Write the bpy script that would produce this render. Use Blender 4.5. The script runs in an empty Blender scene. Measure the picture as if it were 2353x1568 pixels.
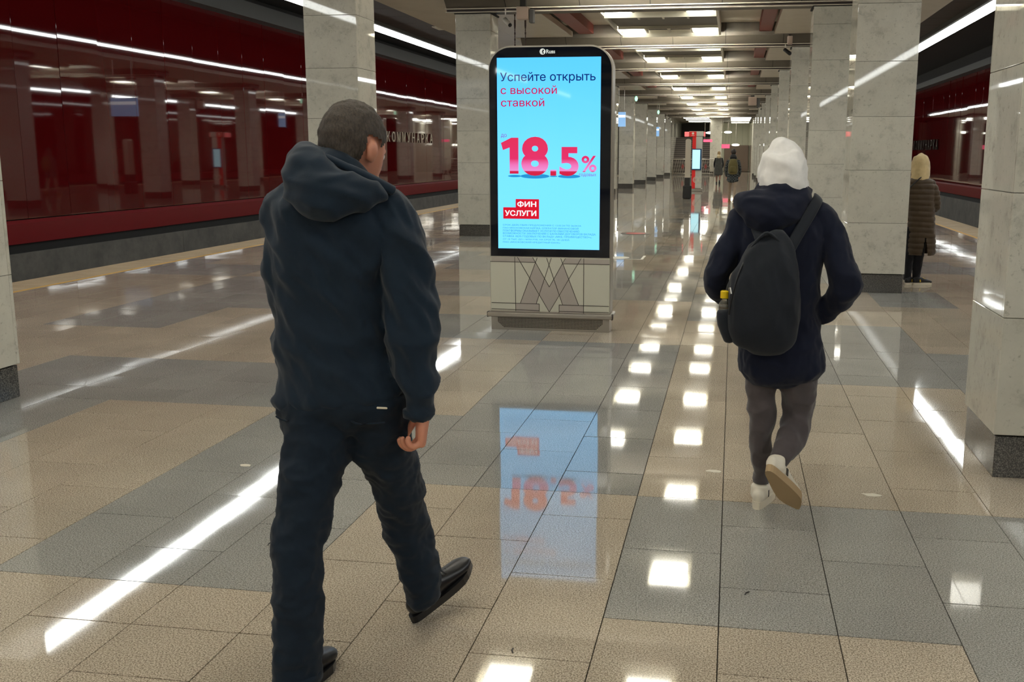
import bpy, bmesh, math, random
from mathutils import Vector, Matrix, noise
random.seed(7)
S = bpy.context.scene
C = S.collection
PI = math.pi

# ------------------------------------------------------------------ camera
cd = bpy.data.cameras.new('camera'); cam = bpy.data.objects.new('camera', cd); C.objects.link(cam)
RX, RY, RZ = .18272, .16619, .00266
def _R(rx, ry, rz):
    c, s = math.cos, math.sin
    A = Matrix(((1,0,0),(0,c(rx),-s(rx)),(0,s(rx),c(rx))))
    B = Matrix(((c(ry),0,s(ry)),(0,1,0),(-s(ry),0,c(ry))))
    D = Matrix(((c(rz),-s(rz),0),(s(rz),c(rz),0),(0,0,1)))
    return D @ A @ B
_m = _R(RX, RY, RZ)
def _w(r): return Vector((r[0], r[2], -r[1]))
cr, cu, cf = _w(_m[0]), -_w(_m[1]), _w(_m[2])
CAMP = Vector((0, 0, 1.6))
cam.matrix_world = Matrix(((cr.x,cu.x,-cf.x,CAMP.x),(cr.y,cu.y,-cf.y,CAMP.y),(cr.z,cu.z,-cf.z,CAMP.z),(0,0,0,1)))
FPX, CXP, CYP = 2339.58, 1286.65, 785.56
cd.sensor_width = 36; cd.lens = FPX/2353*36
cd.shift_x = -(CXP-1176.5)/2353; cd.shift_y = (CYP-784)/2353
cd.clip_start = .05; cd.clip_end = 400
S.camera = cam
def px(p):
    d = Vector(p)-CAMP; z = d.dot(cf)
    return (CXP+FPX*d.dot(cr)/z, CYP-FPX*d.dot(cu)/z, z)

# ------------------------------------------------------------------ world, exposure, light levels
w = bpy.data.worlds.new('world'); S.world = w; w.use_nodes = True
w.node_tree.nodes['Background'].inputs[0].default_value = (.9,.92,1,1)
w.node_tree.nodes['Background'].inputs[1].default_value = .02
S.view_settings.view_transform = 'Standard'; S.view_settings.look = 'None'
S.view_settings.gamma = 1; S.view_settings.use_curve_mapping = False
S.view_settings.exposure = 0.32
LED_LEVEL, SPOT_LEVEL = 18.0, 13.0
cy = S.cycles
cy.use_denoising = True
cy.use_adaptive_sampling = True; cy.adaptive_threshold = .02
cy.max_bounces = 6; cy.diffuse_bounces = 3; cy.glossy_bounces = 3; cy.transmission_bounces = 4
cy.sample_clamp_indirect = 6; cy.caustics_reflective = False; cy.caustics_refractive = False

# ------------------------------------------------------------------ materials
def srgb(r, g, b):
    def f(c):
        c /= 255
        return c/12.92 if c <= .04045 else ((c+.055)/1.055)**2.4
    return (f(r), f(g), f(b), 1)
MATS = {}
def mat(name, col, rough=.5, metal=0, spec=.5, coat=0, coat_rough=.03, emit=None, estr=1, **k):
    m = bpy.data.materials.new(name); m.use_nodes = True
    p = m.node_tree.nodes['Principled BSDF']
    p.inputs['Base Color'].default_value = col; p.inputs['Roughness'].default_value = rough
    p.inputs['Metallic'].default_value = metal; p.inputs['Specular IOR Level'].default_value = spec
    p.inputs['Coat Weight'].default_value = coat; p.inputs['Coat Roughness'].default_value = coat_rough
    if emit:
        p.inputs['Emission Color'].default_value = emit; p.inputs['Emission Strength'].default_value = estr
    for a, b in k.items(): p.inputs[a.replace('_', ' ')].default_value = b
    MATS[name] = m; return m
class N:
    def __init__(s, m): s.t = m.node_tree; s.p = s.t.nodes['Principled BSDF']
    def n(s, kind, **kw):
        o = s.t.nodes.new(kind)
        for a, b in kw.items():
            if a.startswith('i_'): o.inputs[a[2:].replace('_', ' ')].default_value = b
            else: setattr(o, a, b)
        return o
    def l(s, a, b): s.t.links.new(a, b)
    def pos(s, scale=(1,1,1), obj=False):
        if obj: o = s.n('ShaderNodeTexCoord').outputs['Object']
        else: o = s.n('ShaderNodeNewGeometry').outputs['Position']
        mp = s.n('ShaderNodeMapping'); mp.inputs['Scale'].default_value = scale
        s.l(o, mp.inputs['Vector']); return mp.outputs['Vector']
    def noise(s, vec, scale, detail=2, rough=.5):
        o = s.n('ShaderNodeTexNoise'); o.inputs['Scale'].default_value = scale
        o.inputs['Detail'].default_value = detail; o.inputs['Roughness'].default_value = rough
        s.l(vec, o.inputs['Vector']); return o.outputs['Fac']
    def ramp(s, fac, stops):
        o = s.n('ShaderNodeValToRGB'); e = o.color_ramp.elements
        while len(e) < len(stops): e.new(.5)
        for el, (q, c) in zip(e, stops): el.position = q; el.color = c
        s.l(fac, o.inputs['Fac']); return o.outputs['Color']
    def mix(s, fac, a, b, mode='MIX'):
        o = s.n('ShaderNodeMix', data_type='RGBA', blend_type=mode)
        for inp, v in ((o.inputs['Factor'], fac), (o.inputs['A'], a), (o.inputs['B'], b)):
            pass
        def put(i, v):
            if hasattr(v, 'links'): s.l(v, i)
            else: i.default_value = v
        put(o.inputs[0], fac); put(o.inputs[6], a); put(o.inputs[7], b)
        return o.outputs[2]
    def bump(s, fac, strength=.2, dist=.01):
        b = s.n('ShaderNodeBump'); b.inputs['Strength'].default_value = strength; b.inputs['Distance'].default_value = dist
        s.l(fac, b.inputs['Height']); s.l(b.outputs['Normal'], s.p.inputs['Normal'])
def granite(name, dark, mid, light, rough=.1, grain=170, spec=.5, var=.10):
    m = mat(name, mid, rough, spec=spec); g = N(m); v = g.pos()
    n1, n2 = g.noise(v, grain, 1.5, .6), g.noise(v, grain*2.1, 2, .7)
    a = g.mix(.5, g.ramp(n1, ((.41, dark), (.5, mid), (.60, light))), g.ramp(n2, ((.41, dark), (.49, mid), (.60, light))))
    st = g.noise(v, 1.3, 4, .6)
    b = g.mix(g.ramp(st, ((.35, (0,0,0,1)), (.7, (1,1,1,1)))), a, g.mix(1.0, a, (1-var*1.6,)*3+(1,), 'MULTIPLY'))
    oi = g.n('ShaderNodeObjectInfo')
    c = g.ramp(oi.outputs['Random'], ((0, (1-var,)*3+(1,)), (1, (1,1,1,1))))
    g.l(g.mix(1.0, b, c, 'MULTIPLY'), g.p.inputs['Base Color'])
    rr = g.ramp(g.noise(v, 3.5, 3), ((.3, (rough*.8,)*3+(1,)), (.75, (rough*1.5,)*3+(1,))))
    g.l(rr, g.p.inputs['Roughness'])
    return m
beige = granite('beige_granite', srgb(96,84,70), srgb(194,178,155), srgb(230,216,196), .038, 170, .40)
grey = granite('grey_granite', srgb(96,95,90), srgb(163,160,152), srgb(196,193,186), .038, 170, .40)
dark_granite = granite('dark_granite', srgb(26,25,24), srgb(66,64,60), srgb(128,124,116), .16, 150)
edge_granite = granite('edge_granite', srgb(150,128,98), srgb(196,172,136), srgb(214,192,160), .4, 120)
def marble(name, base, streak):
    m = mat(name, base, .025, spec=.36); g = N(m)
    tc = g.n('ShaderNodeTexCoord'); oi = g.n('ShaderNodeObjectInfo')
    ad = g.n('ShaderNodeVectorMath', operation='ADD'); sc = g.n('ShaderNodeVectorMath', operation='SCALE'); sc.inputs[3].default_value = 37
    cmb = g.n('ShaderNodeCombineXYZ')
    for k in range(3): g.l(oi.outputs['Random'], cmb.inputs[k])
    g.l(cmb.outputs[0], sc.inputs[0])
    geo = g.n('ShaderNodeNewGeometry'); g.l(geo.outputs['Position'], ad.inputs[0]); g.l(sc.outputs[0], ad.inputs[1])
    v = ad.outputs[0]
    n1 = g.noise(v, 4.2, 9, .72)
    c = g.ramp(n1, ((.3, streak), (.46, base), (.75, tuple(min(1, x*1.13) for x in base[:3])+(1,))))
    sp = g.ramp(g.noise(v, 26, 5, .75), ((.3, (.62,.62,.6,1)), (.42, (1,1,1,1))))
    c = g.mix(1.0, c, sp, 'MULTIPLY')
    tint = g.ramp(oi.outputs['Random'], ((0, (.9,.9,.88,1)), (1, (1,1,1,1))))
    g.l(g.mix(1.0, c, tint, 'MULTIPLY'), g.p.inputs['Base Color'])
    return m
marble_m = marble('white_marble', srgb(200,197,185), srgb(170,167,156))
red_glass = mat('red_glass', srgb(88,11,14), .03, spec=.7)
red_paint = mat('red_paint', srgb(118,10,18), .35)
def concrete_mat(name, c1, c2, rough=.8):
    m = mat(name, c1, rough); g = N(m); v = g.pos((1,1,1))
    g.l(g.ramp(g.noise(v, 2.0, 6, .7), ((.3, c1), (.7, c2))), g.p.inputs['Base Color'])
    g.bump(g.noise(v, 60, 3), .15, .005); return m
concrete = concrete_mat('track_concrete', srgb(86,84,80), srgb(116,112,105))
duct_grey = mat('duct_grey', srgb(92,92,90), .6)
black_m = mat('black_gap', srgb(14,14,14), .7)
tunnel = mat('tunnel_dark', srgb(46,42,40), .8)
cream = concrete_mat('cream_panel', srgb(196,186,168), srgb(206,197,180), .42)
wood_dark = concrete_mat('dark_panel', srgb(52,42,38), srgb(62,50,45), .5)
brown_grey = concrete_mat('beam_paint', srgb(88,81,71), srgb(95,88,77), .55)
red_brown = mat('red_brown_paint', srgb(132,62,54), .5)
lip_m = mat('lip_metal', srgb(190,182,164), .35)
white_paint = mat('white_paint', srgb(226,222,206), .45)
steel = mat('brushed_steel', srgb(178,172,162), .3, .9)
chrome = mat('chrome', srgb(205,196,180), .3, .6)
led_m = mat('led_light', (1,1,1,1), emit=(.97,1,.97,1), estr=LED_LEVEL)
spot_m = mat('spot_light', (1,1,1,1), emit=(1,.97,.86,1), estr=SPOT_LEVEL)
added_wash_m = mat('added_wash_glow', (1,1,1,1), emit=(1,.98,.86,1), estr=420)  # made-up emitter that brightens the beam aprons
yellow = mat('yellow_line', srgb(226,176,84), .5)
grout = mat('grout', srgb(62,56,48), .8)

# ------------------------------------------------------------------ mesh helpers
class MB:
    def __init__(s): s.v = []; s.f = []; s.mi = []
    def add(s, vs, fs, mi=0):
        o = len(s.v); s.v += [tuple(q) for q in vs]; s.f += [tuple(i+o for i in f) for f in fs]; s.mi += [mi]*len(fs)
    def box(s, x0, x1, y0, y1, z0, z1, mi=0):
        s.add([(x0,y0,z0),(x1,y0,z0),(x1,y1,z0),(x0,y1,z0),(x0,y0,z1),(x1,y0,z1),(x1,y1,z1),(x0,y1,z1)],
              [(0,3,2,1),(4,5,6,7),(0,1,5,4),(1,2,6,5),(2,3,7,6),(3,0,4,7)], mi)
    def cbox(s, x0, x1, y0, y1, z0, z1, b, mi=0):
        # box with chamfered edges
        def ring(z, i): return [(x0+i,y0,z),(x1-i,y0,z),(x1,y0+i,z),(x1,y1-i,z),(x1-i,y1,z),(x0+i,y1,z),(x0,y1-i,z),(x0,y0+i,z)]
        def inner(z): return [(x0+b,y0+b,z),(x1-b,y0+b,z),(x1-b,y0+b,z),(x1-b,y1-b,z),(x1-b,y1-b,z),(x0+b,y1-b,z),(x0+b,y1-b,z),(x0+b,y0+b,z)]
        v = inner(z0)+ring(z0+b, b)+ring(z1-b, b)+inner(z1)
        f = []
        for k in range(3):
            for i in range(8):
                j = (i+1) % 8; f.append((k*8+i, k*8+j, k*8+8+j, k*8+8+i))
        f.append((0,7,6,5,4,3,2,1)); f.append(tuple(range(24,32)))
        s.add(v, f, mi)
    def prism_y(s, poly, y0, y1, mi=0):      # poly in (x,z), ccw seen from -y
        n = len(poly)
        s.add([(x,y0,z) for x,z in poly]+[(x,y1,z) for x,z in poly],
              [tuple(range(n)), tuple(range(2*n-1, n-1, -1))]+[(i, i+n, (i+1)%n+n, (i+1)%n) for i in range(n)], mi)
    def prism_x(s, poly, x0, x1, mi=0):      # poly in (y,z)
        n = len(poly)
        s.add([(x0,y,z) for y,z in poly]+[(x1,y,z) for y,z in poly],
              [tuple(range(n-1,-1,-1)), tuple(range(n, 2*n))]+[(i, (i+1)%n, (i+1)%n+n, i+n) for i in range(n)], mi)
    def prism_z(s, poly, z0, z1, mi=0):
        n = len(poly)
        s.add([(x,y,z0) for x,y in poly]+[(x,y,z1) for x,y in poly],
              [tuple(range(n-1,-1,-1)), tuple(range(n, 2*n))]+[(i, (i+1)%n, (i+1)%n+n, i+n) for i in range(n)], mi)
    def cyl(s, p, q, r, n=14, r2=None, mi=0):
        p, q = Vector(p), Vector(q); r2 = r if r2 is None else r2
        t = (q-p).normalized(); u = t.orthogonal().normalized(); v = t.cross(u)
        a = [p+(u*math.cos(2*PI*i/n)+v*math.sin(2*PI*i/n))*r for i in range(n)]
        b = [q+(u*math.cos(2*PI*i/n)+v*math.sin(2*PI*i/n))*r2 for i in range(n)]
        s.add(a+b, [tuple(range(n-1,-1,-1)), tuple(range(n, 2*n))]+[(i, (i+1)%n, (i+1)%n+n, i+n) for i in range(n)], mi)
    def ball(s, c, rx, ry, rz, n=12, m=8, mi=0):
        c = Vector(c); vs = [c+Vector((0,0,-rz))]
        for j in range(1, m):
            a = -PI/2+PI*j/m
            vs += [c+Vector((rx*math.cos(a)*math.cos(2*PI*i/n), ry*math.cos(a)*math.sin(2*PI*i/n), rz*math.sin(a))) for i in range(n)]
        vs.append(c+Vector((0,0,rz))); f = []
        for i in range(n): f.append((0, 1+(i+1)%n, 1+i))
        for j in range(m-2):
            for i in range(n):
                a = 1+j*n+i; b = 1+j*n+(i+1)%n; f.append((a, b, b+n, a+n))
        L = len(vs)-1
        for i in range(n): f.append((L, L-n+i, L-n+(i+1)%n))
        s.add(vs, f, mi)
    def tube(s, pts, n=20, sub=3, ref=(1,0,0), power=2.0, rnd=True):
        # loft through rings (x,y,z,rx,ry): rx along ref, ry across
        P = [tuple(p) if len(p) == 5 else tuple(p)+(p[3],) for p in pts]
        if sub > 1 and len(P) > 2:
            Q = []
            for i in range(len(P)-1):
                a, b, c, d = P[max(0,i-1)], P[i], P[i+1], P[min(len(P)-1, i+2)]
                for k in range(sub):
                    t = k/sub
                    Q.append(tuple(.5*((2*b[j])+(-a[j]+c[j])*t+(2*a[j]-5*b[j]+4*c[j]-d[j])*t*t+(-a[j]+3*b[j]-3*c[j]+d[j])*t**3) for j in range(5)))
            Q.append(P[-1]); P = Q
        ref = Vector(ref); R = []
        pos = [Vector(p[:3]) for p in P]
        def frame(i):
            t = (pos[min(i+1, len(P)-1)]-pos[max(i-1, 0)]).normalized()
            u = (ref-t*ref.dot(t)); u = u.normalized() if u.length > 1e-4 else t.orthogonal().normalized()
            return t, u, t.cross(u)
        def ring(c, u, v, a, b):
            o = []
            for i in range(n):
                th = 2*PI*i/n; cc, ss = math.cos(th), math.sin(th)
                e = 2/power
                o.append(c+u*(a*math.copysign(abs(cc)**e, cc))+v*(b*math.copysign(abs(ss)**e, ss)))
            return o
        rings = []
        t, u, v = frame(0)
        if rnd:
            r = min(P[0][3], P[0][4])*.6
            rings.append(ring(pos[0]-t*r*.8, u, v, P[0][3]*.5, P[0][4]*.5)); rings.append(ring(pos[0]-t*r*.4, u, v, P[0][3]*.85, P[0][4]*.85))
        for i in range(len(P)):
            t, u, v = frame(i); rings.append(ring(pos[i], u, v, max(P[i][3], .001), max(P[i][4], .001)))
        if rnd:
            r = min(P[-1][3], P[-1][4])*.6
            rings.append(ring(pos[-1]+t*r*.4, u, v, P[-1][3]*.85, P[-1][4]*.85)); rings.append(ring(pos[-1]+t*r*.8, u, v, P[-1][3]*.5, P[-1][4]*.5))
        vs = [q for r in rings for q in r]; m = len(rings); f = []
        for j in range(m-1):
            for i in range(n):
                a = j*n+i; b = j*n+(i+1)%n; f.append((a, b, b+n, a+n))
        f.append(tuple(range(n-1, -1, -1))); f.append(tuple(range((m-1)*n, m*n)))
        s.add(vs, f)
    def mesh(s, name, mats, smooth=False, org=None):
        me = bpy.data.meshes.new(name)
        vs = s.v if org is None else [(a-org[0], b-org[1], c-org[2]) for a, b, c in s.v]
        me.from_pydata(vs, [], s.f)
        for m in (mats if isinstance(mats, (list, tuple)) else [mats]): me.materials.append(m)
        if len(me.materials) > 1: me.polygons.foreach_set('material_index', s.mi)
        if smooth: me.polygons.foreach_set('use_smooth', [True]*len(me.polygons))
        me.update(); return me
    def obj(s, name, mats, parent=None, smooth=False, org=None, loc=None):
        o = bpy.data.objects.new(name, s.mesh(name, mats, smooth, org)); C.objects.link(o)
        if parent: o.parent = parent
        if loc: o.location = loc
        return o
def tag(o, label=None, cat=None, group=None, kind=None):
    if label: o['label'] = label
    if cat: o['category'] = cat
    if group: o['group'] = group
    if kind: o['kind'] = kind
    return o
def empty(name, loc, label, cat, group=None):
    o = bpy.data.objects.new(name, None); C.objects.link(o); o.location = loc; o.empty_display_size = .1
    return tag(o, label, cat, group)
def link_copy(o, parent=None, loc=None):
    c = o.copy(); C.objects.link(c)
    if parent: c.parent = parent
    if loc is not None: c.location = loc
    return c
def copy_tree(o, parent=None, loc=None):
    c = link_copy(o, parent, loc)
    for ch in list(o.children): copy_tree(ch, c)
    return c
ORD = ['first','second','third','fourth','fifth','sixth','seventh','eighth','ninth','tenth','eleventh','twelfth','thirteenth']
_bpx = {}
def glyph_polys(body, bold):
    from mathutils.geometry import interpolate_bezier
    c = bpy.data.curves.new('lettering', 'FONT'); c.body = body
    o = bpy.data.objects.new('lettering', c); C.objects.link(o)
    dg = bpy.context.evaluated_depsgraph_get(); cu_ = o.evaluated_get(dg).to_curve(dg)
    loops = []
    for sp in cu_.splines:
        P = []
        if sp.type == 'BEZIER':
            bp = sp.bezier_points; n = len(bp)
            for i in range(n):
                p, q = bp[i], bp[(i+1) % n]
                straight = (p.handle_right-p.co).cross(q.co-p.co).length < 1e-5 and (q.handle_left-q.co).cross(q.co-p.co).length < 1e-5
                P += [v.to_2d() for v in interpolate_bezier(p.co, p.handle_right, q.handle_left, q.co, 2 if straight else 6)[:-1]]
        else: P = [Vector(v.co[:2]) for v in sp.points]
        Q = [p for i, p in enumerate(P) if (p-P[i-1]).length > 1e-5]
        if len(Q) > 2: loops.append(Q)
    bpy.data.objects.remove(o); bpy.data.curves.remove(c)
    def area(L): return sum(L[i-1].x*L[i].y-L[i].x*L[i-1].y for i in range(len(L)))/2
    sg = math.copysign(1, area(max(loops, key=lambda L: abs(area(L)))))
    if bold:
        out = []
        for L in loops:
            n = len(L); M_ = []
            for i in range(n):
                d1 = (L[i]-L[i-1]).normalized(); d2 = (L[(i+1) % n]-L[i]).normalized()
                n1 = Vector((d1.y, -d1.x)); n2 = Vector((d2.y, -d2.x)); mm = n1+n2
                if mm.length < .2: mm = n1
                mm = mm.normalized(); k = bold/max(.5, mm.dot(n1))
                M_.append(L[i]+mm*k*sg)
            out.append(M_)
        loops = out
    from mathutils.geometry import delaunay_2d_cdt
    pts, edges = [], []
    for L in loops:
        st = len(pts); pts += L; edges += [(st+i, st+(i+1) % len(L)) for i in range(len(L))]
    V_, E_, F_ = delaunay_2d_cdt(pts, edges, [], 0, 1e-6)[:3]
    def wind(p):
        r = 0
        for L in loops:
            for i in range(len(L)):
                a, b2 = L[i-1], L[i]
                if (a.y > p.y) != (b2.y > p.y) and p.x < (b2.x-a.x)*(p.y-a.y)/(b2.y-a.y)+a.x: r += 1 if b2.y > a.y else -1
        return r*sg
    keep = []
    for f in F_:
        c0 = sum((V_[i] for i in f), Vector((0, 0)))/len(f)
        if wind(c0) != 0: keep.append(tuple(f))
    rims = {}
    for f in keep:
        for i in range(len(f)):
            e = (f[i], f[(i+1) % len(f)])
            if (e[1], e[0]) in rims: del rims[(e[1], e[0])]
            else: rims[e] = 1
    return [(v.x, v.y) for v in V_], keep, list(rims), sg
def text_mb(body, x0, x1, z0, z1, y, depth=.001, bold=0.0):
    """lettering standing in the x-z plane facing -y, fitted to a box"""
    key = (body, bold)
    if key not in _bpx: _bpx[key] = glyph_polys(body, bold)
    vs, fs, rims, sg = _bpx[key]
    ax, bx = min(v[0] for v in vs), max(v[0] for v in vs); az, bz = min(v[1] for v in vs), max(v[1] for v in vs)
    sx = (x1-x0)/(bx-ax); sz = (z1-z0)/(bz-az); n = len(vs)
    P_ = [(x0+(v[0]-ax)*sx, z0+(v[1]-az)*sz) for v in vs]
    m = MB(); F = list(fs)
    for a, b in rims: F.append((b, a, a+n, b+n))
    m.add([(a, y-depth, b) for a, b in P_]+[(a, y, b) for a, b in P_], F)
    return m
def bake(o, mods, smooth=True):
    dg = bpy.context.evaluated_depsgraph_get()
    me = bpy.data.meshes.new_from_object(o.evaluated_get(dg))
    o.modifiers.clear(); old = o.data; o.data = me; bpy.data.meshes.remove(old)
    if smooth: me.polygons.foreach_set('use_smooth', [True]*len(me.polygons))
    return o
def skin(name, mb, material, parent, org, voxel=.008, smooth=6, wr=None, cut=None):
    """fuse closed lofts into one continuous surface, smooth it, then fold the cloth a little"""
    o = mb.obj(name, material, None)
    r = o.modifiers.new('r', 'REMESH'); r.mode = 'VOXEL'; r.voxel_size = voxel; r.use_smooth_shade = True
    if smooth:
        q = o.modifiers.new('s', 'SMOOTH'); q.iterations = smooth; q.factor = .5
    bake(o, None)
    me = o.data
    if wr:
        me.calc_loop_triangles() if False else None
        nrm = [v.normal.copy() for v in me.vertices]
        for v, nn in zip(me.vertices, nrm):
            d = wr(v.co)
            if d: v.co = v.co+nn*d
    if cut:
        bm = bmesh.new(); bm.from_mesh(me)
        bmesh.ops.delete(bm, geom=[v for v in bm.verts if cut(v.co)], context='VERTS')
        bm.to_mesh(me); bm.free()
    for v in me.vertices: v.co = v.co-Vector(org)
    me.materials.clear(); me.materials.append(material); me.update()
    o.parent = parent
    return o
def folds(amp, sx, sy, sz, seed=0, ridge=True):
    def f(p):
        q = Vector((p.x*sx+seed, p.y*sy+seed*.7, p.z*sz))
        a = noise.noise(q); b = noise.noise(q*2.3+Vector((5,1,2)))
        if ridge: a = .5-abs(a)*1.6
        return amp*(a+.35*b)
    return f

# ================================================================== SETTING
Y0, Y1 = -40.0, 84.0
XL, XR = -8.83, 5.40            # platform edges
YLL, YLR = -8.15, 4.68          # inner edge of the light edge strips
WL, WR = -12.70, 9.25           # track walls
PITCH = 7.125
def YP(k): return 5.21+PITCH*k   # front face of pillar row k
def YB(k): return 5.20+PITCH*k   # lip of beam k
KS = list(range(-6, 11))

# ---------------- floor of granite tiles
fm = MB(); fm.box(YLL-.02, YLR+.02, Y0, Y1+14, -.4, -.012)
floor = fm.obj('floor', grout); tag(floor, kind='structure')
TW, TL = .40, .6555
GREY = [(-2.8,-1.6,3.31,5.93),(-1.6,-.4,4.62,8.55),(-.4,3.2,3.31,4.62),(.8,3.2,.0,3.31),(-5.2,-2.8,5.93,7.2),(-5.2,-4.0,4.4,5.93),
        (-2.8,-1.6,8.55,9.85),(-6.4,-5.2,8.7,12.4),(-5.2,-4.0,9.85,12.4),(-4.0,-2.8,8.55,9.85),(-2.8,-1.6,11.1,12.4),(-1.6,-.4,11.1,12.9),
        (.4,1.6,7.2,9.85),(1.6,2.4,11.2,14.0),(1.6,2.8,5.3,8.4),(-4.0,-2.8,11.1,12.6),(-.4,.8,9.85,11.8),(2.8,4.8,7.5,10.5)]
def is_grey(x, y):
    if y < 12.4 and x < 3.2:
        for a, b, c, d in GREY:
            if a < x < b and c < y < d: return True
        return False
    g = math.floor((x+.4)/1.2)
    t = (y+1.97*(g % 2)+.655*((g*7) % 3)) % 3.93
    return t < (1.7 if x > -2.8 else 2.1)
def tile_rows(k):
    off = 3.3145 if k % 2 else 2.987
    n0 = math.floor((Y0-off)/TL)
    y = off+n0*TL
    rows = []
    while y < Y1+10:
        rows.append((y, y+TL)); y += TL
    return rows
cells = []
k0 = math.floor(YLL/TW); k1 = math.ceil(YLR/TW)
for k in range(k0, k1):
    x0, x1 = max(k*TW, YLL), min((k+1)*TW, YLR)
    if x1-x0 < .03: continue
    for a, b in tile_rows(k):
        h = (a+b)/2
        c1, c2 = is_grey((x0+x1)/2, (a+h)/2), is_grey((x0+x1)/2, (b+h)/2)
        if c1 != c2 or random.random() < .03: cells += [(x0, x1, a, h, c1), (x0, x1, h, b, c2)]
        else: cells.append((x0, x1, a, b, c1))
G = .0017; GY = .0026
def tile_geo(mb, x0, x1, y0, y1, mi, tx=0, ty=0, c=None):
    cx_, cy_ = (x0+x1)/2, (y0+y1)/2
    b = .0003
    def z(x, y): return (x-cx_)*tx+(y-cy_)*ty
    X0, X1, A, B = x0+G, x1-G, y0+GY, y1-GY
    lo = [(X0,A),(X1,A),(X1,B),(X0,B)]; hi = [(X0+b,A+b),(X1-b,A+b),(X1-b,B-b),(X0+b,B-b)]
    o = c or (0,0)
    vs = [(x-o[0], y-o[1], -.012) for x, y in lo]+[(x-o[0], y-o[1], z(x,y)-.0022) for x, y in lo]+[(x-o[0], y-o[1], z(x,y)) for x, y in hi]
    fs = [(i, (i+1)%4, (i+1)%4+4, i+4) for i in range(4)]+[(i+4, (i+1)%4+4, (i+1)%4+8, i+8) for i in range(4)]+[(8,9,10,11)]
    mb.add(vs, fs, mi)
def vis(c):
    q = ((c[0]+c[1])/2, (c[2]+c[3])/2, 0)
    if q[1] < 1.6: return 0
    u, v, d = px(q)
    if -120 < u < 2480 and -50 < v < 1720 and d > .5: return (c[1]-c[0])*(c[3]-c[2])/d**3
    return 0
cells.sort(key=vis, reverse=True)
rest = MB(); shared = {}
for i, c in enumerate(cells):
    if i < 300 and vis(c) > 0:
        cx_, cy_ = (c[0]+c[1])/2, (c[2]+c[3])/2
        key = (round(c[1]-c[0], 3), round(c[3]-c[2], 3), c[4])
        if key not in shared:
            m = MB(); tile_geo(m, c[0], c[1], c[2], c[3], 0, 0, 0, (cx_, cy_)); shared[key] = m.mesh('tile', grey if c[4] else beige)
        o = bpy.data.objects.new('tile', shared[key]); C.objects.link(o); o.parent = floor
        o.location = (cx_, cy_, 0); o.rotation_euler = (random.gauss(0, .0011), random.gauss(0, .0011), 0)
    else:
        tile_geo(rest, *c[:4], 1 if c[4] else 0, random.gauss(0, .0011), random.gauss(0, .0011))
tag(rest.obj('tile_field', [beige, grey], floor), kind='stuff')

# ---------------- platform edges, yellow lines, track beds
for s, xi, xe, nm in ((-1, YLL, XL, 'trim_1'), (1, YLR, XR, 'trim_2')):
    m = MB(); a, b = sorted((xi, xe)); m.box(a, b, Y0, Y1, -.35, 0)
    m.box(*sorted((xe, xe-s*.12)), Y0, Y1, -1.25, -.35)
    o = m.obj(nm, edge_granite); tag(o, kind='structure')
    m = MB(); m.box(*sorted((xi+s*.03, xi+s*.075)), Y0, Y1, -.001, .003); m.obj('yellow_line', yellow, o)
for nm, x0, x1 in (('trim_3', WL-.3, XL+.12), ('trim_4', XR-.12, WR+.3)):
    m = MB(); m.box(x0, x1, Y0, Y1, -1.5, -1.25)
    o = m.obj(nm, tunnel); tag(o, kind='structure')
    xc = (max(x0, WL)+min(x1, WR))/2 if x0 < 0 else (XR+WR)/2
    xc = (WL+XL)/2 if x0 < 0 else (XR+WR)/2
    for d in (-.76, .76):
        m = MB(); m.box(xc+d-.035, xc+d+.035, Y0, Y1, -1.25, -1.07); m.obj('rail', steel, o)

# ---------------- red glass track walls
PW = 1.2463
for side, X, nm in ((-1, WL, 'wall_left'), (1, WR, 'wall_right')):
    m = MB(); m.box(*sorted((X+side*.03, X+side*.3)), Y0, Y1, -1.5, 6.2)
    wall = m.obj(nm, tunnel); tag(wall, kind='structure')
    band_t = .39
    # red glass panels, each a sheet of its own
    pm = MB(); pm.cbox(-.02, .02, -PW/2+.003, PW/2-.003, band_t+.02, 5.0 if side < 0 else 4.78, .0012)
    me = pm.mesh('wall_panel', red_glass)
    y = 16.84+PW/2-PW*50
    while y < Y1:
        if y > Y0:
            o = bpy.data.objects.new('wall_panel', me); C.objects.link(o); o.parent = wall
            o.location = (X, y, 0); o.rotation_euler = (0, random.gauss(0, .0010), random.gauss(0, .0014))
        y += PW
    m = MB(); m.prism_y([(X-side*.05, -.03), (X+side*.03, -.03), (X+side*.03, band_t), (X-side*.0, band_t), (X-side*.05, band_t-.06)][::(1 if side > 0 else -1)], Y0, Y1)
    m.obj('red_band', red_paint, wall)
    m = MB(); m.box(*sorted((X+side*.03, X-side*.01)), Y0, Y1, -.2, -.031); m.obj('dark_gap', black_m, wall)
    y = Y0
    while y < Y1:
        m = MB(); m.cbox(*sorted((X-side*.1, X+side*.03)), y+.006, y+6.2-.006, -1.25, -.2, .006); m.obj('concrete_panel', concrete, wall); y += 6.2
    # grey cable duct along the head of the wall
    dz = (5.0, 5.38) if side < 0 else (4.78, 5.02)
    m = MB(); m.box(*sorted((X-side*.4, X+side*.03)), Y0, Y1, dz[0]+.0, dz[1]); m.obj('cable_duct', duct_grey, wall)

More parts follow.
